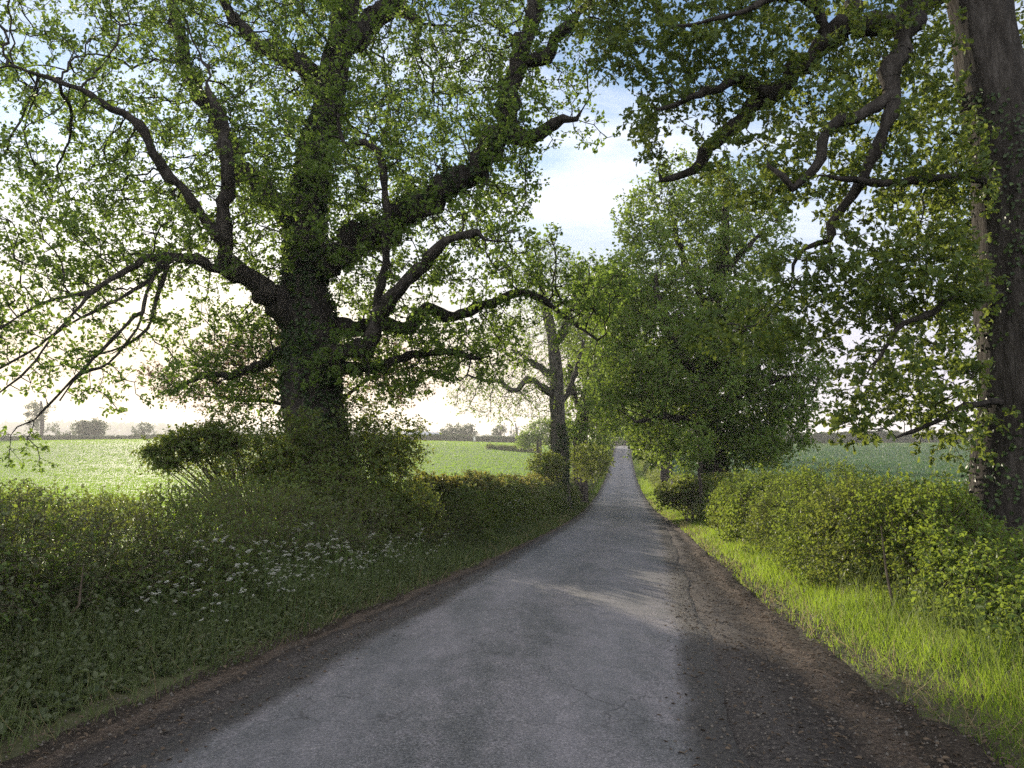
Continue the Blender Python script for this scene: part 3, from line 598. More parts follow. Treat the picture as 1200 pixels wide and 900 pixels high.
# --- trees far across the fields
FT = [('tall slender tree standing over the far field hedge at the left', 49, 262, [(49, 505, 2.0), (49, 485, 1.7), (48, 470, 1)], [(48, 484, 15, 14, 4, 0, 1), (62, 502, 14, 7, 3, 0, .4), (40, 498, 8, 9, 3, 0, .3)], .55),
      ('dark round-topped tree, left half of the pair behind the far hedge', 98, 268, [(98, 512, 1.8), (98, 500, 1.5), (97, 493, .8)], [(97, 504, 10, 11, 3.5, 0, 1.2)], 1),
      ('dark round-topped tree, right half of the pair behind the far hedge', 113, 270, [(113, 512, 1.8), (113, 500, 1.5), (113, 493, .8)], [(113, 503, 9, 12, 3.5, 0, 1.2)], 1),
      ('small pale round tree behind the far hedge, right of the dark pair', 168, 300, [(168, 512, 1.4), (168, 503, 1)], [(168, 506, 13, 11, 4, 0, 1)], .7),
      ('scrubby pale tree on the far hedge between slender tree and dark pair', 82, 285, [(82, 512, 1), (82, 506, .8)], [(82, 510, 7, 7, 3, 0, .5)], .6),
      ('broad tree of the far grove seen under the oak', 530, 290, [(530, 514, 1.6), (530, 505, 1.2)], [(530, 508, 14, 9, 4, 0, 1.1)], .9),
      ('rounder taller tree of the far grove, beside the mast', 545, 294, [(545, 514, 1.6), (545, 503, 1.2)], [(545, 507, 12, 10, 4, 0, 1.1)], .9),
      ('dark dome-shaped tree behind the far hedge, right of the mast', 586, 296, [(586, 514, 1.6), (586, 506, 1.2)], [(586, 508, 8, 8, 3.5, 0, .9), (580, 513, 6, 5, 3, 0, .4)], 1),
      ('faint small tree on the skyline right of the mast', 566, 420, [(566, 516, 1.2), (566, 513, .8)], [(566, 514, 6, 4, 4, 0, .6)], .8),
      ('pale feathery tree on the skyline by the field-corner bush', 603, 330, [(606, 514, 1.4), (605, 502, 1), (604, 496, .6)], [(605, 503, 8, 10, 4, 0, .6)], .4),
      ('faint tree at the left end of the far barn roofs', 494, 360, [(494, 514, 1.2), (494, 506, .8)], [(494, 508, 9, 7, 4, 0, .7)], .7)]
for lab, x, Y, t, b, keep in FT:
    simple_tree('tree', lab, x, Y, t, b, 300, Y / 290, Y / 280, Y / 420, 'farleaf', .35, per=4, clus=5, keep=keep, spread=.9)
simple_tree('bush', 'big rounded bush at the pasture corner beside the half-bare ash', 632, 120, [(632, 522, 3), (632, 510, 2)], [(632, 507, 24, 17, 3, 0, 1.3), (655, 505, 18, 18, 3, 1, .7), (615, 515, 12, 10, 2.5, 0, .6)], 420, .6, .62, .34, 'ashleaf', .3)

# ------------------------------------------------------------------ sprig plants (hedges, brambles, shrubs, herbs)
class Sprigs:
    def __init__(s): s.t, s.l = Tubes(), {}
    def add(s, P, D, Ln, nleaf, ll, lw, key='a', tmpl='oval', sag=.25, r=.004, t0=.1, stems=True):
        n = len(P); D = nrm(D); Ln = np.broadcast_to(Ln, n)
        m = P + D * (Ln * .55)[:, None]
        e = P + D * Ln[:, None] + np.array([0, 0, -1]) * (Ln * sag)[:, None]
        if stems: s.t.simple(P, m, r, r * .7, 3); s.t.simple(m, e, r * .7, r * .35, 3)
        lv = s.l.setdefault(key, Leaves()); ct = rng.random(n) * .55
        for k in range(nleaf):
            t = np.clip(t0 + (1 - t0) * (k + rng.random(n)) / nleaf, 0, 1)[:, None]
            Q = P * (1 - t) ** 2 + 2 * t * (1 - t) * m + t * t * e
            sd = nrm(np.cross(D, rdir(n)))
            A = nrm(D * .5 + sd + .3 * rdir(n))
            Nn = nrm(np.array([0, 0, .9]) + .7 * rdir(n))
            z = rng.uniform(.6, 1.3, n)
            lv.add(Q, A, Nn, ll * z, lw * z, tmpl, np.clip(ct + rng.random(n) * .45, 0, 1))
def clump(x, y, sc, seed):
    """smooth value in 0..1"""
    a = np.sin(x * sc + seed) * np.sin(y * sc * 1.13 + seed * 2.1) + .6 * np.sin(x * sc * 2.3 - y * sc * 1.7 + seed * 3) + .4 * np.sin(y * sc * 4.1 + x * sc * 3.1 + seed)
    return .5 + a / 4
def hedge(name, label, path, width, height, mats, dens, ll, slen, group=None, cat='hedge', seed=1.0, yfun=None, lumps=.35, tops=.1, gaps=.3):
    """path(t)->x,y ; a mass of leafy sprigs filling a rounded cross-section"""
    L_ = path(np.linspace(0, 1, 400)); seg = np.linalg.norm(np.diff(np.stack(L_, 1), axis=0), axis=1); tot = seg.sum()
    cum = np.concatenate([[0], np.cumsum(seg)]) / tot
    S = Sprigs(); n = int(dens * tot)
    if yfun is not None:   # more sprigs where nearer
        tt = np.linspace(0, 1, 400); w = yfun(L_[1]); cw = np.cumsum(w); cw /= cw[-1]; t = np.interp(rng.random(n), cw, tt)
    else: t = np.interp(rng.random(n), cum, np.linspace(0, 1, 400))
    x0, y0 = path(t); x1, y1 = path(np.clip(t + .002, 0, 1)); xm, ym = path(np.clip(t - .002, 0, 1))
    T = nrm(np.stack([x1 - xm, y1 - ym, 0 * x1], 1)); Nn = np.stack([T[:, 1], -T[:, 0], 0 * x1], 1)
    q = rng.uniform(0, 1, n)
    an = rng.uniform(-.25, math.pi + .25, n); rr = np.where(q < .72, rng.uniform(.72, 1, n), rng.uniform(.15, .75, n))
    hh = height(x0, y0) * (1 - lumps / 2 + lumps * clump(x0, y0, 1.3, seed)); width = width(y0) if callable(width) else width; ww = width * .5 * (1 - lumps / 2 + lumps * clump(x0 + 5, y0, 1.7, seed + 2))
    ca, sa = np.cos(an), np.sin(an)
    off = np.sign(ca) * np.abs(ca) ** .7 * ww * rr; up = np.clip(np.sign(sa) * np.abs(sa) ** .7, -.1, 1) * hh * rr
    k = mscale = np.clip(np.maximum(y0, 6) / 14.0, .75, 4.0) if yfun is not None else np.ones(n)
    P = np.stack([x0 + Nn[:, 0] * off, y0 + Nn[:, 1] * off, 0 * x0], 1); P[:, 2] = ground(P[:, 0], P[:, 1]) + np.maximum(up, .03)
    O = Nn * ca[:, None] + np.array([0, 0, 1.0]) * sa[:, None]
    top = rng.random(n) < tops
    D = nrm(O * .8 + .75 * rdir(n) + np.array([0, 0, .35]))
    Ln = slen * rng.uniform(.5, 1.4, n) * np.where(top & (sa > .6), 1.8, 1) * np.sqrt(k)
    D[top & (sa > .6)] = nrm(D[top & (sa > .6)] * .4 + np.array([0, 0, 1.0]))
    P = P - D * (Ln * .55)[:, None]; P[:, 2] = np.maximum(P[:, 2], ground(P[:, 0], P[:, 1]) + .02)
    gapk = (clump(x0 + .9 * P[:, 2], y0 + 1.3 * P[:, 2], 2.6, seed + 4) + .25 * rng.normal(size=n)) > gaps
    sel = clump(x0 + P[:, 2], y0 - P[:, 2], .9, seed + 7) + .35 * (rng.random(n) - .5)
    edges_ = [m[1] for m in mats]; lo = -9
    root = empty(name, (float(L_[0][0]), float(L_[1][0]), gz(L_[0][0], L_[1][0])), label, cat, group)
    for mi, (mt, hi) in enumerate(mats):
        hf = np.clip((P[:, 2] - ground(P[:, 0], P[:, 1])) / np.maximum(hh, .1), 0, 1)
        v = sel if not any(m_[0] == 'hedge_rust' for m_ in mats) else sel * .5 + .9 * hf - .42 + .2 * rng.random(n) * hf
        g = (v > lo) & (v <= hi) & gapk; lo = hi
        for klo, khi in ((0, 1.3), (1.3, 2.2), (2.2, 9)):
            gg = g & (k >= klo) & (k < khi)
            if gg.any():
                kk = float(k[gg].mean()); S.add(P[gg], D[gg], Ln[gg], 9, ll * kk, ll * .66 * kk, key=mt, tmpl='oval' if kk < 1.8 else 'diamond', r=.004 * kk, stems=kk < 2.2)
    for mt, lv in S.l.items(): lv.build('foliage', M[mt], root)
    # woody stems inside
    ns = int(tot * 5); ts = rng.random(ns); xs, ys_ = path(ts); xs = xs + rng.normal(size=ns) * np.mean(width) * .15; b = np.stack([xs, ys_, ground(xs, ys_) - .05], 1)
    hs = height(xs, ys_) * rng.uniform(.5, .9, ns); m = b + np.stack([rng.normal(size=ns) * .12, rng.normal(size=ns) * .12, hs * .5], 1); e = m + np.stack([rng.normal(size=ns) * .18, rng.normal(size=ns) * .18, hs * .5], 1)
    S.t.simple(b, m, .018, .012, 5); S.t.simple(m, e, .012, .004, 5)
    S.t.build('stems', M['twig'], root)
    print(label[:40], n, round(time.time() - T00, 1)); return root
nearw = lambda y: 1 / np.clip(np.maximum(y, 5) / 7, .8, 6)
# left: bramble bank near, clipped hedge beyond; right: hawthorn and bramble hedge
lhx = lambda y: cx(y) - HW - np.interp(y, [-4, 8, 14, 20, 26, 40, 70, 170], [3.4, 3.3, 2.9, 2.35, 2.05, 1.8, 1.8, 1.9])
rhx = lambda y: cx(y) + HW + np.interp(y, [-4, 7, 8.8, 10.5, 20, 40, 70, 170], [3.4, 3.2, 3.0, 3.05, 2.8, 2.6, 2.5, 2.4])
hedge('bramble_thicket', 'unkempt bramble and nettle thicket along the shaded left bank', lambda t: (lhx(2 + 17 * t), 2 + 17 * t), 2.8, lambda x, y: 1.17 + .08 * np.sin(y * .7), [('hedge', .62), ('herb', .8), ('hedge_gold', 9)], 1300, .045, .32, cat='thicket', seed=1.7, yfun=nearw, tops=.22)
hedge('hedge', 'clipped hawthorn hedge with russet top between the left oak and the ash', lambda t: (lhx(18 + 30 * t), 18 + 30 * t), 1.7, lambda x, y: np.interp(y, [18, 30, 48], [1.45, 1.5, 1.4]), [('hedge', .55), ('herb', .68), ('hedge_rust', 9)], 620, .046, .26, seed=2.9, yfun=nearw, lumps=.22)
hedge('hedge', 'overgrown dark hedge beyond the ash up to the left crest', lambda t: (lhx(48 + 130 * t), 48 + 130 * t), 1.6, lambda x, y: 1.35 + 0 * y, [('hedge', .7), ('herb', 9)], 60, .05, .4, seed=4.1, yfun=nearw)
hedge('hedge', 'sunlit golden-green bramble hedge in front of the right oak', lambda t: (rhx(5.2 + 22.8 * t), 5.2 + 22.8 * t), lambda y: np.interp(y, [5, 8.8, 10.5], [1.2, 1.0, 2.3]), lambda x, y: np.interp(y, [5, 7.6, 8.6, 9.3], [.42, .6, 1.15, 1.5]) + .12 * np.sin(y * .9 + 1), [('hedge_gold', .6), ('hedge', 9)], 1250, .054, .30, seed=5.3, yfun=nearw, tops=.25, lumps=.6, gaps=.42)
hedge('hedge', 'overgrown hedge beneath the large roadside tree and on up the right side', lambda t: (rhx(28 + 145 * t), 28 + 145 * t), 1.7, lambda x, y: 1.3 + 0 * y, [('hedge_gold', .35), ('hedge', 9)], 90, .05, .4, seed=6.7, yfun=nearw)
# far field boundaries
hedge('hedge', 'low dark hedge closing the far side of the pasture', lambda t: (-215 + 232 * t, 256 + 4 * np.sin(t * 5)), 2.2, lambda x, y: 1.9 + .2 * np.sin(x * .2), [('farleaf', 9)], 50, .6, 1.2, seed=8.1, lumps=.2)
hedge('hedge', 'tall dark boundary hedge on the skyline beyond the crop field', lambda t: (44 + 170 * t, 250 + 6 * np.sin(t * 4)), 2.6, lambda x, y: 4.2 + .4 * np.sin(x * .17), [('farleaf', 9)], 80, .75, 1.5, seed=9.2, lumps=.25)
pb = at(572, 523, 165); pe = at(628, 521, 150)
hedge('hedge', 'short low brown hedge bank crossing the pasture corner', lambda t: (pb[0] + (pe[0] - pb[0]) * t, pb[1] + (pe[1] - pb[1]) * t), 1.6, lambda x, y: .9 + 0 * x, [('hedge', .5), ('hedge_rust', 9)], 40, .3, .7, seed=3.3)

def shrub(name, label, blobs, Y, mt, dens, ll, slen, cat='shrub', group=None, foot=None):
    S = Sprigs(); roots = []
    for (x, y, rx, ry, rd, dY, w) in blobs:
        n = int(dens * w); c = at(x, y, Y + dY); k = mpp(Y + dY); r = np.array([rx * k, rd, ry * k])
        d = rdir(n); rad = np.where(rng.random(n) < .7, rng.uniform(.7, 1, n), rng.uniform(.2, .7, n))[:, None]
        P = c + d * r * rad; z = ground(P[:, 0], P[:, 1]) + .05; P[:, 2] = np.maximum(P[:, 2], z)
        D = nrm(d * .9 + .6 * rdir(n) + np.array([0, 0, .2])); S.add(P - D * slen * .5, D, slen * rng.uniform(.5, 1.4, n), 8, ll, ll * .66, key=mt)
        roots.append((c, r))
    c0 = roots[0][0] if foot is None else at(*foot); bx, by = c0[0], c0[1]
    root = empty(name, (float(bx), float(by), gz(bx, by)), label, cat, group)
    for k_, lv in S.l.items(): lv.build('foliage', M[k_], root)
    for c, r in roots:
        ns = 6; e = c + rdir(ns) * r * .7; b = np.repeat([[bx, by, gz(bx, by) - .05]], ns, 0) + np.c_[rng.normal(size=(ns, 2)) * .12, np.zeros(ns)]
        m = b * .45 + e * .55 + np.c_[rng.normal(size=(ns, 2)) * .1, np.full(ns, .15)]
        S.t.simple(b, m, .018, .011, 5); S.t.simple(m, e, .011, .004, 5)
    S.t.build('stems', M['twig'], root); return root
shrub('elder_shrub', 'dark elder shrub against the left side of the oak trunk', [(300, 545, 60, 42, 1.2, 0, 1.3), (345, 530, 50, 55, 1.0, -.3, 1.2), (268, 500, 30, 26, .8, .2, .3)], 15.2, 'hedge', 430, .07, .42)
shrub('elder_shrub', 'sprawling shrub branch reaching left over the pasture edge', [(240, 506, 26, 8, .4, .2, .3), (212, 518, 20, 11, .4, 0, .42), (184, 527, 18, 9, .4, .1, .25), (196, 542, 16, 9, .35, -.1, .25), (228, 532, 14, 9, .4, .2, .22), (262, 520, 22, 14, .5, .3, .4)], 14.6, 'hedge', 420, .07, .34, foot=(300, 560, 14.9))
shrub('elder_shrub', 'upright shrub with sunlit edge against the right side of the oak trunk', [(440, 545, 46, 50, 1.1, 0, 1.3), (470, 520, 30, 40, .8, .4, .5), (425, 500, 30, 40, .9, .3, .5)], 15.6, 'hedge', 400, .07, .42)
shrub('dark_bush', 'dark rounded hawthorn filling the hedge below the oak', [(380, 585, 80, 40, 1.0, 0, 1.6), (470, 590, 45, 30, .8, 1.0, .8)], 14.2, 'hedge', 620, .06, .34, cat='bush')
shrub('hawthorn_bush', 'bush in shade at the foot of the ash tree', [(640, 545, 20, 16, 1.2, 0, .8), (690, 540, 26, 22, 1.4, 4, .8)], 36.5, 'hedge', 420, .12, .5, cat='bush')
shrub('hawthorn_bush', 'low bush around the foot of the large roadside tree', [(812, 574, 26, 18, .8, 0, .8), (850, 572, 30, 18, .9, .8, .9), (785, 580, 18, 12, .6, .5, .4)], 28.0, 'hedge', 420, .1, .4, cat='bush')
shrub('hawthorn_bush', 'bush beyond the crest closing the end of the lane', [(730, 521, 20, 6, 2.5, 0, 1.4), (748, 520, 10, 7, 2.5, 2, .7), (714, 520, 10, 7, 2.5, 2, .7)], 236.0, 'farleaf', 900, .8, 1.2, cat='bush')
shrub('ivy_bush', 'leafy bramble clump climbing the foot of the right oak trunk', [(1165, 700, 34, 46, .45, -.7, .9), (1215, 700, 40, 60, .5, -1.0, .9), (1140, 650, 22, 40, .35, .3, .5)], 9.0, 'hedge_gold', 480, .055, .28, cat='bush')

# ------------------------------------------------------------------ grass and herbs
def scatter(n, y0, y1, u0, u1, pw=1.0):
    """positions in lane coordinates, denser near the camera"""
    y = y0 + (y1 - y0) * rng.random(n) ** pw
    a, b = u0(y), u1(y); u = a + (b - a) * rng.random(n); x = u + cx(y)
    return x, y, u
def grass(name, label, x, y, h, w, mat, tmpl='blade', lean=.35, cat='grass'):
    n = len(x); P = np.stack([x, y, ground(x, y) - .01], 1)
    A = nrm(np.stack([rng.normal(size=n) * lean, rng.normal(size=n) * lean, np.ones(n)], 1)); Nn = nrm(np.stack([rng.normal(size=n), rng.normal(size=n), np.full(n, .1)], 1))
    lv = Leaves(); lv.add(P, A, Nn, h, w, tmpl, np.clip(.25 + .5 * clump(x, y, 2.1, 3) + .5 * (rng.random(n) - .5), 0, 1))
    return tag(lv.build(name, M[mat]), label, cat, kind='stuff')
n = 130000
x, y, u = scatter(n, 2.5, 60, lambda y: HW + shw(y) - .12, lambda y: HW + np.interp(y, [3, 20, 60], [3.9, 3.7, 2.9]), 2.4)
ed = np.clip((u - HW - shw(y)) / .5, 0.0, 1); kp = rng.random(n) < .35 + .65 * ed
x, y, ed = x[kp], y[kp], ed[kp]; sc = np.clip(y / 9, .8, 3.2)
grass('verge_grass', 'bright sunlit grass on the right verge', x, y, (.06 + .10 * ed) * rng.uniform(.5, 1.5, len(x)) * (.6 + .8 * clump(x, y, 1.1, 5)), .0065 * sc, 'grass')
n = 9000
x, y, u = scatter(n, 2.5, 50, lambda y: HW + shw(y) - .1, lambda y: HW + np.interp(y, [3, 20, 60], [3.6, 3.4, 2.8]), 2.0)
grass('dry_grass', 'dead straw blades mixed through the right verge', x, y, rng.uniform(.06, .3, n), .005 * np.clip(y / 9, .8, 3.2), 'straw', lean=.8)
n = 2200
x, y, u = scatter(n, 2.2, 40, lambda y: -HW - np.interp(y, [3, 20, 60], [3.2, 2.0, 1.6]), lambda y: -HW - shl(y) * .8, 2.0)
grass('dry_grass', 'dead straw blades mixed through the left bank', x, y, rng.uniform(.08, .4, n), .005 * np.clip(y / 9, .8, 3.2), 'straw', lean=.7)
n = 5000
x, y, u = scatter(n, 3, 50, lambda y: HW + np.interp(y, [3, 20, 60], [2.0, 2.1, 1.7]), lambda y: HW + np.interp(y, [3, 20, 60], [3.4, 3.2, 2.6]), 2.0)
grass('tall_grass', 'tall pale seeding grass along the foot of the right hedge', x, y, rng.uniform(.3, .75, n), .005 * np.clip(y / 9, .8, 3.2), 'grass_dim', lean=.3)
n = 75000
x, y, u = scatter(n, 2.0, 60, lambda y: -HW - np.interp(y, [3, 20, 60], [3.8, 1.9, 1.5]), lambda y: -HW - shl(y) * .82, 2.2)
ed = np.clip((-u - HW - shl(y) + .1) / .9, 0.0, 1); kp = rng.random(n) < .7 + .3 * ed
x, y, ed = x[kp], y[kp], ed[kp]; sc = np.clip(y / 9, .8, 3.2)
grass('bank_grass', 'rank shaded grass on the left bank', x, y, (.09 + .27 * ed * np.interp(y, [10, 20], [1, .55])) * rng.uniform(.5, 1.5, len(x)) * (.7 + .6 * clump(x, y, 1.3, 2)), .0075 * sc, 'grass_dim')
n = 40000
x, y, u = scatter(n, 60, 180, lambda y: 0 * y - HW - 2.2, lambda y: 0 * y + HW + 2.6, 1.3); kp = np.abs(u) > HW + .35; x, y = x[kp], y[kp]
grass('verge_grass', 'distant grass along both edges of the rising lane', x, y, .3 * rng.uniform(.5, 1.5, len(x)), .035, 'grass', 'spike')
# herbs on the left bank
S = Sprigs(); n = 11000
x, y, u = scatter(n, 2.2, 24, lambda y: -HW - np.interp(y, [3, 20, 60], [3.4, 2.6, 1.8]), lambda y: -HW - shl(y) - .05, 1.7)
hh = np.clip((-u - HW - shl(y)) / 1.9, .1, 1) * rng.uniform(.3, .9, n)
P = np.stack([x, y, ground(x, y)], 1); D = nrm(np.c_[rng.normal(size=(n, 2)) * .28, np.ones(n)])
S.add(P, D, hh, 11, .048, .03, key='herb', sag=.05, t0=.15)
o = S.l['herb'].build('undergrowth', M['herb']); tag(o, 'tangled nettles and herbs covering the shaded left bank', 'undergrowth', kind='stuff')
S.t.build('stems', M['stalk'], o)['kind'] = 'stuff'
S = Sprigs(); n = 1500
x, y, u = scatter(n, 3.5, 40, lambda y: HW + np.interp(y, [3, 20, 60], [2.3, 2.4, 1.9]), lambda y: HW + np.interp(y, [3, 20, 60], [3.6, 3.4, 2.6]), 1.6)
P = np.stack([x, y, ground(x, y)], 1); D = nrm(np.c_[rng.normal(size=(n, 2)) * .3, np.ones(n)])
S.add(P, D, rng.uniform(.15, .5, n), 9, .055, .036, key='hedge_gold', sag=.05, t0=.2)
o = S.l['hedge_gold'].build('undergrowth', M['hedge_gold']); tag(o, 'leafy sunlit weeds along the foot of the right hedge', 'undergrowth', kind='stuff')
S.t.build('stems', M['stalk'], o)['kind'] = 'stuff'
# pasture and crop blades (upright, lit through by the low sun)
def fieldblades(n, u0, u1, y0, y1, pw):
    y = y0 * (y1 / y0) ** (rng.random(n) ** pw)
    a, b = u0(y), u1(y); x = cx(y) + a + (b - a) * rng.random(n); return x, y
x, y = fieldblades(230000, lambda y: -6.5 - .95 * y, lambda y: -5.4 + 0 * y, 12, 256, .62)
tus = clump(x, y, .55, 4) * .6 + clump(x, y, 1.9, 8) * .4
grass('pasture_grass', 'tussocky bright grass covering the pasture', x, y, (.07 + .26 * np.clip(tus - .35, 0, 1) + .0003 * y) * rng.uniform(.6, 1.4, len(x)), np.clip(.0011 * y, .014, .2), 'pasture_blade', 'spike', .45)
x, y = fieldblades(120000, lambda y: 6.2 + 0 * y, lambda y: 8 + .85 * y, 12, 252, .62)
grass('cereal_crop', 'even blue-green young cereal crop', x, y, (.30 + .0004 * y) * rng.uniform(.8, 1.2, len(x)), np.clip(.0011 * y, .014, .2), 'crop_blade', 'spike', .2, 'crop')

# ------------------------------------------------------------------ cow parsley: individual plants
def parsley_protos(k):
    out = []
    for i in range(k):
        st, lv, fl = Tubes(), Leaves(), []
        H = rng.uniform(.75, 1.0); p = np.zeros((1, 3)); d = nrm(np.array([[rng.normal() * .08, rng.normal() * .08, 1]]))
        top = p + d * H; st.simple(p, top, .005, .003, 4)
        heads = [top[0]]
        for j in range(rng.integers(4, 7)):
            t = rng.uniform(.45, .9); b = p + d * H * t; e = b + nrm(np.array([[rng.normal(), rng.normal(), 1.5]])) * rng.uniform(.15, .35); st.simple(b, e, .003, .002, 3); heads.append(e[0])
        for h in heads:
            m = rng.integers(9, 14); r = rng.uniform(.019, .033); an = rng.uniform(0, 6.28, m); q = np.sqrt(rng.random(m)) * r
            tl = rng.normal(size=2) * .35; c = h + np.stack([q * np.cos(an), q * np.sin(an), .03 - q * .5 + q * np.cos(an) * tl[0] + q * np.sin(an) * tl[1] + rng.normal(size=m) * .003], 1)
            st.simple(np.repeat(h[None], m, 0), c, .0011, .0008, 3); f = Leaves()
            for a in range(5):
                th = a * 1.2566 + rng.random(m); ax = np.stack([np.cos(th), np.sin(th), np.full(m, .12)], 1)
                f.add(c, ax, np.tile([0, 0, 1.0], (m, 1)) + .2 * rdir(m), .010, .010, 'diamond', rng.random(m))
            f.add(np.repeat(h[None], 6, 0), np.stack([np.cos(np.arange(6.)), np.sin(np.arange(6.)), np.full(6, .4)], 1), np.tile([0, 0, 1.0], (6, 1)), r * 1.05, .012, 'spike', .1 * np.ones(6))
            fl.append(f)
        m = 46; t = rng.random(m) ** 1.5 * .6; b = p + d * (H * t)[:, None]; an = rng.uniform(0, 6.28, m)
        A = np.stack([np.cos(an), np.sin(an), rng.uniform(.1, .6, m)], 1); q = rng.uniform(.05, .3, m)[:, None]
        lv.add(b + A * q * .7, A + .7 * rdir(m), np.tile([0, 0, 1.0], (m, 1)) + .4 * rdir(m), .07, .03, 'oval', rng.random(m)); out.append((st, lv, fl))
    return out
protos = []
for st, lv, fl in parsley_protos(6):
    r = bpy.data.objects.new('cow_parsley', None)
    s = st.build('stem', M['stalk']); l = lv.build('leaves', M['herb']); hs = [f.build('flower_head', M['umbel']) for f in fl]
    protos.append((s, l, hs))
used = [False] * 6
def plant_parsley(x, y, rz, sc, label, group):
    k = int(rng.integers(6)); s, l, hs = protos[k]
    root = empty('cow_parsley', (x, y, gz(x, y)), label, 'wildflower', group); root.rotation_euler.z = rz; root.scale = (sc,) * 3
    for c in [s, l] + hs:
        o = c.copy() if used[k] else c
        if used[k]: C.objects.link(o)
        o.parent = root
    used[k] = True
sp = [(270, 622), (262, 634), (252, 640), (310, 627), (320, 632), (336, 640), (328, 652), (344, 652), (352, 645), (358, 654), (372, 648), (380, 640), (388, 655), (396, 650), (399, 620), (410, 660), (415, 672), (430, 640), (440, 655), (445, 665), (232, 655),
      (222, 650), (208, 652), (190, 680), (185, 690), (330, 698), (266, 712), (345, 668), (360, 670), (375, 668), (300, 655), (282, 660), (290, 668), (420, 645), (405, 640), (250, 668), (240, 662), (312, 660), (350, 632), (366, 634)]
sp = sp + [(a_ + rng.uniform(-40, 40), b_ + rng.uniform(-26, 10)) for a_, b_ in sp[::2]] + [(rng.uniform(420, 520), rng.uniform(612, 655)) for _ in range(14)]
for px_, py_ in sp:   # each photographed head fixes where its plant stands on the bank
    best = None
    for yy in np.arange(5, 20, .1):
        q = at(px_, py_, yy); g_ = gz(q[0], q[1]); uu = q[0] - float(cx(q[1]))
        e_ = abs(q[2] - g_ - .62) + (9 if uu > -HW - .9 else 0)
        if best is None or e_ < best[0]: best = (e_, q, g_)
    q = best[1]; plant_parsley(float(q[0]), float(q[1]), rng.uniform(0, 6.28), rng.uniform(.5, .95), 'white-flowered cow parsley in the shaded left bank below the oak', 'cow parsley on the left bank')
for i in range(60):
    y = rng.uniform(20, 62); x = float(cx(y)) - HW - rng.uniform(.7, 1.7)
    plant_parsley(x, y, rng.uniform(0, 6.28), rng.uniform(.75, 1.1), 'white-flowered cow parsley at the foot of the left hedge near the ash', 'cow parsley along the far left hedge')
for i in range(90):
    y = rng.uniform(24, 85); x = float(cx(y)) + HW + rng.uniform(1.3, 2.6)
    plant_parsley(x, y, rng.uniform(0, 6.28), rng.uniform(.8, 1.2), 'pale sunlit cow parsley on the far right verge by the roadside tree', 'cow parsley along the right verge')

# ------------------------------------------------------------------ shoulder debris
def pebbles(n):
    y = 2.5 + 14 * rng.random(n) ** 1.8; u = HW - .25 + (shw(y) + .3) * rng.random(n); side = rng.random(n) < .3
    u = np.where(side, -HW + .15 - (shl(y) + .2) * rng.random(n), u); x = u + cx(y); r = rng.uniform(.004, .014, n) * (rng.random(n) ** 2 + .5)
    P = np.stack([x, y, ground(x, y) + .018 + r * .3], 1)
    b = np.array([[1,0,0],[0,1,0],[-1,0,0],[0,-1,0],[0,0,.8],[0,0,-.6]]); f = np.array([[0,1,4],[1,2,4],[2,3,4],[3,0,4],[1,0,5],[2,1,5],[3,2,5],[0,3,5]])
    V = P[:, None] + (b[None] * rng.uniform(.6, 1.3, (n, 6, 1))) * r[:, None, None]
    return mesh_obj('gravel', V.reshape(-1, 3), [(np.arange(n)[:, None, None] * 6 + f[None]).reshape(-1, 3)], M['stone'])
tag(pebbles(9000), 'loose small stones on the muddy road shoulders', 'gravel', kind='stuff')
n = 6500; y = 2.5 + 16 * rng.random(n) ** 1.7; u = np.where(rng.random(n) < .7, HW - .25 + (shw(y) + .5) * rng.random(n) ** .55, -HW + .25 - (shl(y) + .5) * rng.random(n) ** .55); x = u + cx(y)
lv = Leaves(); lv.add(np.stack([x, y, ground(x, y) + .03], 1), np.c_[rng.normal(size=(n, 2)), rng.normal(size=n) * .15], np.c_[rng.normal(size=(n, 2)) * .35, np.ones(n)], rng.uniform(.015, .05, n), rng.uniform(.008, .03, n), 'oval', rng.random(n))
tag(lv.build('leaf_litter', M['litter']), 'brown dead leaves and twigs strewn on the road shoulders', 'leaf litter', kind='stuff')

# ------------------------------------------------------------------ small man-made things
def box(V, F, c, s, rz=0):
    b = np.array([[-1,-1,-1],[1,-1,-1],[1,1,-1],[-1,1,-1],[-1,-1,1],[1,-1,1],[1,1,1],[-1,1,1]]) * .5 * np.array(s)
    ca, sa = math.cos(rz), math.sin(rz); b = np.stack([b[:, 0] * ca - b[:, 1] * sa, b[:, 0] * sa + b[:, 1] * ca, b[:, 2]], 1) + np.array(c)
    o = sum(len(v) for v in V); V.append(b)
    F.append(o + np.array([[0,3,2,1],[4,5,6,7],[0,1,5,4],[1,2,6,5],[2,3,7,6],[3,0,4,7]]))
# wooden post on the right verge
q = at(787, 560, 46.0); g0 = gz(q[0], q[1]); t = Tubes()
zz = np.array([-.2, .3, .8, 1.3, 1.42]); rr = np.array([.075, .072, .07, .068, .045]); P = np.stack([q[0] + .02 * zz, np.full(5, q[1]), g0 + zz], 1)
t.add(P[:-1], P[1:], rr[:-1], rr[1:], np.tile([0, 0, 1.0], (4, 1)), np.tile([0, 0, 1.0], (4, 1)), 8)
o = t.build('fence_post', M['post'], loc=(float(q[0]), float(q[1]), g0)); tag(o, 'pale weathered wooden post on the right verge before the far trees', 'post')
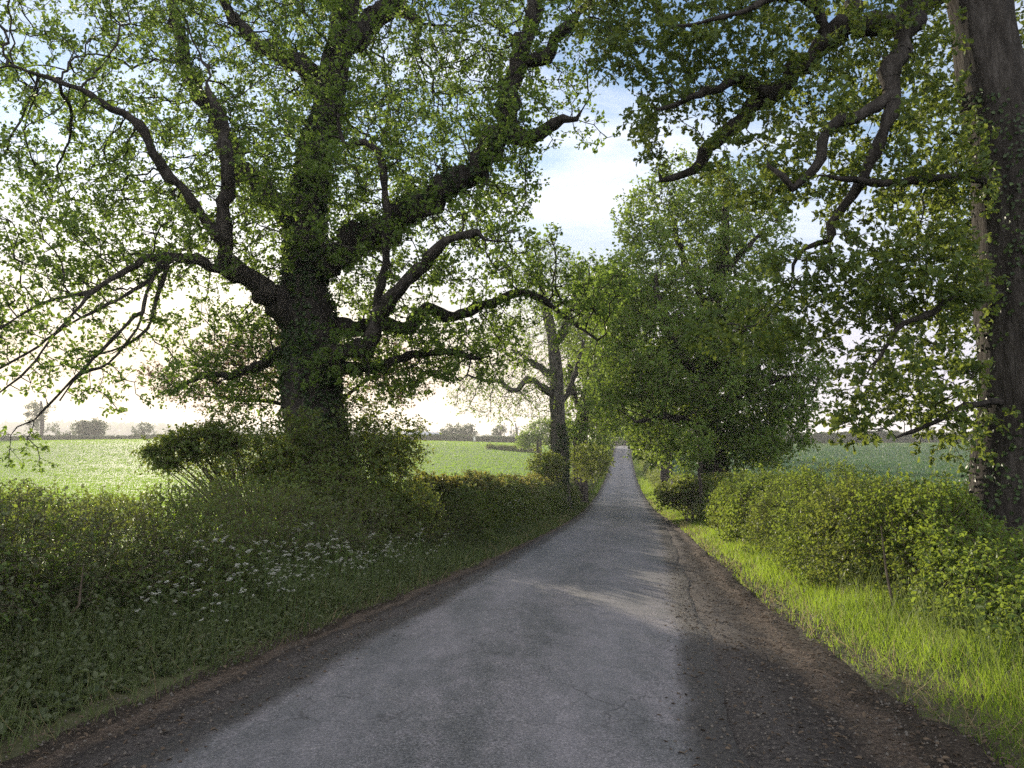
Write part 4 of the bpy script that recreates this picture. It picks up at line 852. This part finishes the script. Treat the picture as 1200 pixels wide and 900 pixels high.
# lattice mast on the skyline
Yq = 700.0; b = at(599, 518, Yq); tp = at(599, 499, Yq); H = tp[2] - b[2] + 6; t = Tubes(); b0 = np.array([b[0], b[1], b[2] - 6])
root = empty('radio_mast', tuple(map(float, b0)), 'thin lattice mast on the skyline behind the far grove', 'mast')
legs = [np.array([math.cos(a), math.sin(a), 0]) for a in (.5, 2.6, 4.7)]
for lg in legs:
    tt = Tubes(); tt.simple((b0 + lg * 1.4)[None], (b0 + lg * .35 + [0, 0, H])[None], .22, .16, 4); tt.build('leg', M['metal'], root)
for i in range(9):
    z0, z1 = H * i / 9, H * (i + 1) / 9
    for a in range(3):
        f0, f1 = 1.4 - 1.05 * i / 9, 1.4 - 1.05 * (i + 1) / 9
        t.simple((b0 + legs[a] * f0 + [0, 0, z0])[None], (b0 + legs[(a + 1) % 3] * f1 + [0, 0, z1])[None], .09, .09, 3)
t.build('lattice', M['metal'], root)
# barns at the far left end of the centre view
def barn(x, y, Yq, w, d, h, rh, rz, label):
    c = at(x, y, Yq); z = c[2]; root = empty('barn', (float(c[0]), float(c[1]), float(z - h)), label, 'barn')
    V, F_ = [], []; box(V, F_, (c[0], c[1], z - h / 2), (w, d, h), rz); mesh_obj('wall', np.concatenate(V), F_, M['barnwall'], root)
    pr = np.array([[-w/2-.4, -d/2-.4, -.1], [w/2+.4, -d/2-.4, -.1], [w/2+.4, d/2+.4, -.1], [-w/2-.4, d/2+.4, -.1], [-w/2-.4, 0, rh], [w/2+.4, 0, rh]])
    ca, sa = math.cos(rz), math.sin(rz); pr = np.stack([pr[:, 0] * ca - pr[:, 1] * sa + c[0], pr[:, 0] * sa + pr[:, 1] * ca + c[1], pr[:, 2] + z + .005], 1)
    mesh_obj('roof', pr, [np.array([[0, 1, 5, 4], [2, 3, 4, 5], [0, 3, 2, 1]]), np.array([[1, 2, 5], [3, 0, 4]])], M['roof'], root)
    V, F_ = [], []; k = -d / 2 - .04; box(V, F_, (c[0] - k * -sa * -1 * 0 + (-sa) * k, c[1] + ca * k, z - h * .5 - .3), (w * .16, .08, h * .75), rz); mesh_obj('door', np.concatenate(V), F_, M['metal'], root)
barn(504, 512, 330, 15, 9, 4, 2.0, .1, 'low pale-roofed barn behind the far hedge, left of the grove')
barn(488, 511.5, 352, 12, 9, 4, 2.2, -.15, 'second barn roof showing at the left of the pale-roofed barn')
# small pale water trough post by the far hedge
q = at(556, 526, 235.0); V, F_ = [], []; g0 = gz(q[0], q[1]); box(V, F_, (q[0], q[1], g0 + .75), (.6, .5, 1.5)); box(V, F_, (q[0], q[1], g0 + 1.58), (.75, .65, .14))
tag(mesh_obj('marker_post', np.concatenate(V), [np.concatenate(F_)], M['umbel'], tint=np.ones(16) * .5, loc=(float(q[0]), float(q[1]), g0)), 'stubby white post at the far pasture hedge under the grove', 'post')

# ------------------------------------------------------------------ far wood on the ridge (one mass)
n = 15000; x = rng.uniform(-1700, 150, n); y = rng.uniform(1050, 1500, n); z = ground(x, y); lv = Leaves()
lv.add(np.stack([x, y, z + rng.uniform(0, 9, n) * (.4 + .6 * clump(x, y, .012, 2))], 1), rdir(n), rdir(n), rng.uniform(4, 9, n), rng.uniform(3, 7, n), 'oval', rng.random(n))
tag(lv.build('forest', M['farleaf']), 'hazy wooded ridge beyond the pasture', 'woods', kind='stuff')

# ------------------------------------------------------------------ air
def haze():
    m, nt, out = newmat('haze'); v = N(nt, 'ShaderNodeVolumePrincipled'); v.inputs['Color'].default_value = (.95, .93, .92, 1); v.inputs['Density'].default_value = HAZE; v.inputs['Anisotropy'].default_value = .25
    nt.links.new(v.outputs[0], out.inputs['Volume']); return m
HAZE = .0005
zlo = float(Vg[:, 2].min()) - 1; zt = 75
V, F_ = [], []; box(V, F_, (0, 0, (zlo + zt) / 2), (7800, 7800, zt - zlo)); o = mesh_obj('haze', np.concatenate(V), F_, haze()); tag(o, 'pale morning haze over the fields', 'haze', kind='stuff')

# ------------------------------------------------------------------ sun, sky, camera
EL, AZ = R(9.0), R(-24.7)      # azimuth from +Y towards +X
sun = bpy.data.lights.new('sun', 'SUN'); sun.energy = 4.6; sun.angle = R(.6); sun.color = (1, .87, .69)
so = bpy.data.objects.new('sun', sun); C.objects.link(so)
sd = Vector((math.sin(AZ) * math.cos(EL), math.cos(AZ) * math.cos(EL), math.sin(EL)))
so.rotation_euler = sd.to_track_quat('Z', 'Y').to_euler(); so.location = sd * 60
w = bpy.data.worlds.new('World'); bpy.context.scene.world = w; w.use_nodes = True
nt = w.node_tree; nt.nodes.clear(); L = nt.links
sky = nt.nodes.new('ShaderNodeTexSky'); sky.sky_type = 'NISHITA'; sky.sun_disc = False; sky.sun_elevation = EL; sky.sun_rotation = AZ
sky.air_density = 1.0; sky.dust_density = .35; sky.ozone_density = 2.6; sky.altitude = 80
tc = nt.nodes.new('ShaderNodeTexCoord'); sx = nt.nodes.new('ShaderNodeSeparateXYZ'); L.new(tc.outputs['Generated'], sx.inputs[0])
def wm(op, a, b=0.0, clamp=False):
    n_ = nt.nodes.new('ShaderNodeMath'); n_.operation = op; n_.use_clamp = clamp
    for i, v in enumerate((a, b)):
        if isinstance(v, (int, float)): n_.inputs[i].default_value = v
        else: L.new(v, n_.inputs[i])
    return n_.outputs[0]
zz = wm('ADD', wm('MAXIMUM', sx.outputs[2], 0), .12)
cb = nt.nodes.new('ShaderNodeCombineXYZ'); L.new(wm('DIVIDE', sx.outputs[0], zz), cb.inputs[0]); L.new(wm('DIVIDE', sx.outputs[1], zz), cb.inputs[1])
mp = nt.nodes.new('ShaderNodeMapping'); mp.inputs['Scale'].default_value = (.55, 1.25, 1); mp.inputs['Rotation'].default_value = (0, 0, R(25)); mp.inputs['Location'].default_value = (3.1, .4, 0); L.new(cb.outputs[0], mp.inputs[0])
nz = nt.nodes.new('ShaderNodeTexNoise'); nz.inputs['Scale'].default_value = 1.6; nz.inputs['Detail'].default_value = 9; nz.inputs['Roughness'].default_value = .58; nz.inputs['Distortion'].default_value = .6; L.new(mp.outputs[0], nz.inputs['Vector'])
cm = wm('MULTIPLY', wm('MULTIPLY', wm('SUBTRACT', nz.outputs['Fac'], .44), 3.6, True), wm('MULTIPLY', wm('SUBTRACT', sx.outputs[2], .10), 5.0, True))
bg = nt.nodes.new('ShaderNodeBackground'); L.new(sky.outputs[0], bg.inputs[0]); bg.inputs[1].default_value = .105
bc = nt.nodes.new('ShaderNodeBackground'); bc.inputs[0].default_value = (.97, .955, 1, 1); rear_fill = wm('MULTIPLY', wm('SUBTRACT', .1, sx.outputs[1]), 1.6, True); L.new(wm('ADD', .66, wm('MULTIPLY', rear_fill, .5)), bc.inputs[1])  # unseen bright cloud cover added behind the camera as fill for shaded foliage
mx = nt.nodes.new('ShaderNodeMixShader'); veil = wm('MULTIPLY', wm('SUBTRACT', .36, sx.outputs[2]), 4.2, True); veil = wm('MULTIPLY', veil, .95)
bv = nt.nodes.new('ShaderNodeBackground'); vd = nt.nodes.new('ShaderNodeVectorMath'); vd.operation = 'DOT_PRODUCT'; L.new(tc.outputs['Generated'], vd.inputs[0]); vd.inputs[1].default_value = tuple(sd)
wf = wm('MULTIPLY', wm('SUBTRACT', vd.outputs['Value'], .70), 3.6, True); wc = nt.nodes.new('ShaderNodeMix'); wc.data_type = 'RGBA'; L.new(wf, wc.inputs[0])
wc.inputs[6].default_value = (.335, .325, .40, 1); wc.inputs[7].default_value = (.50, .405, .275, 1); L.new(wc.outputs[2], bv.inputs[0])
mv = nt.nodes.new('ShaderNodeMixShader'); L.new(veil, mv.inputs[0]); L.new(bg.outputs[0], mv.inputs[1]); L.new(bv.outputs[0], mv.inputs[2])
L.new(wm('MAXIMUM', wm('MULTIPLY', cm, .8), wm('MULTIPLY', rear_fill, .85)), mx.inputs[0]); L.new(mv.outputs[0], mx.inputs[1]); L.new(bc.outputs[0], mx.inputs[2])
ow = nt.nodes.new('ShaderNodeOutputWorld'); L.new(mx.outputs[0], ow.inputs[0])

cam = bpy.data.cameras.new('camera'); cam.sensor_width = 36; cam.lens = F / 1200 * 36; cam.clip_start = .05; cam.clip_end = 12000
co = bpy.data.objects.new('camera', cam); C.objects.link(co); co.location = (0, 0, CAMZ); co.rotation_euler = (R(90) + PITCH, 0, 0)
sc = bpy.context.scene; sc.camera = co
sc.view_settings.view_transform = 'Standard'; sc.view_settings.look = 'None'; sc.view_settings.gamma = 1; sc.view_settings.use_curve_mapping = False
sc.view_settings.exposure = 1.22
sc.render.engine = 'CYCLES'
cy = sc.cycles; cy.max_bounces = 6; cy.diffuse_bounces = 3; cy.transmission_bounces = 4; cy.transparent_max_bounces = 4; cy.glossy_bounces = 2; cy.volume_bounces = 0; cy.use_denoising = False
cy.caustics_reflective = False; cy.caustics_refractive = False; cy.sample_clamp_indirect = 6
print('script', round(time.time() - T00, 1), 'faces', sum(len(o.data.polygons) for o in sc.objects if o.type == 'MESH'))
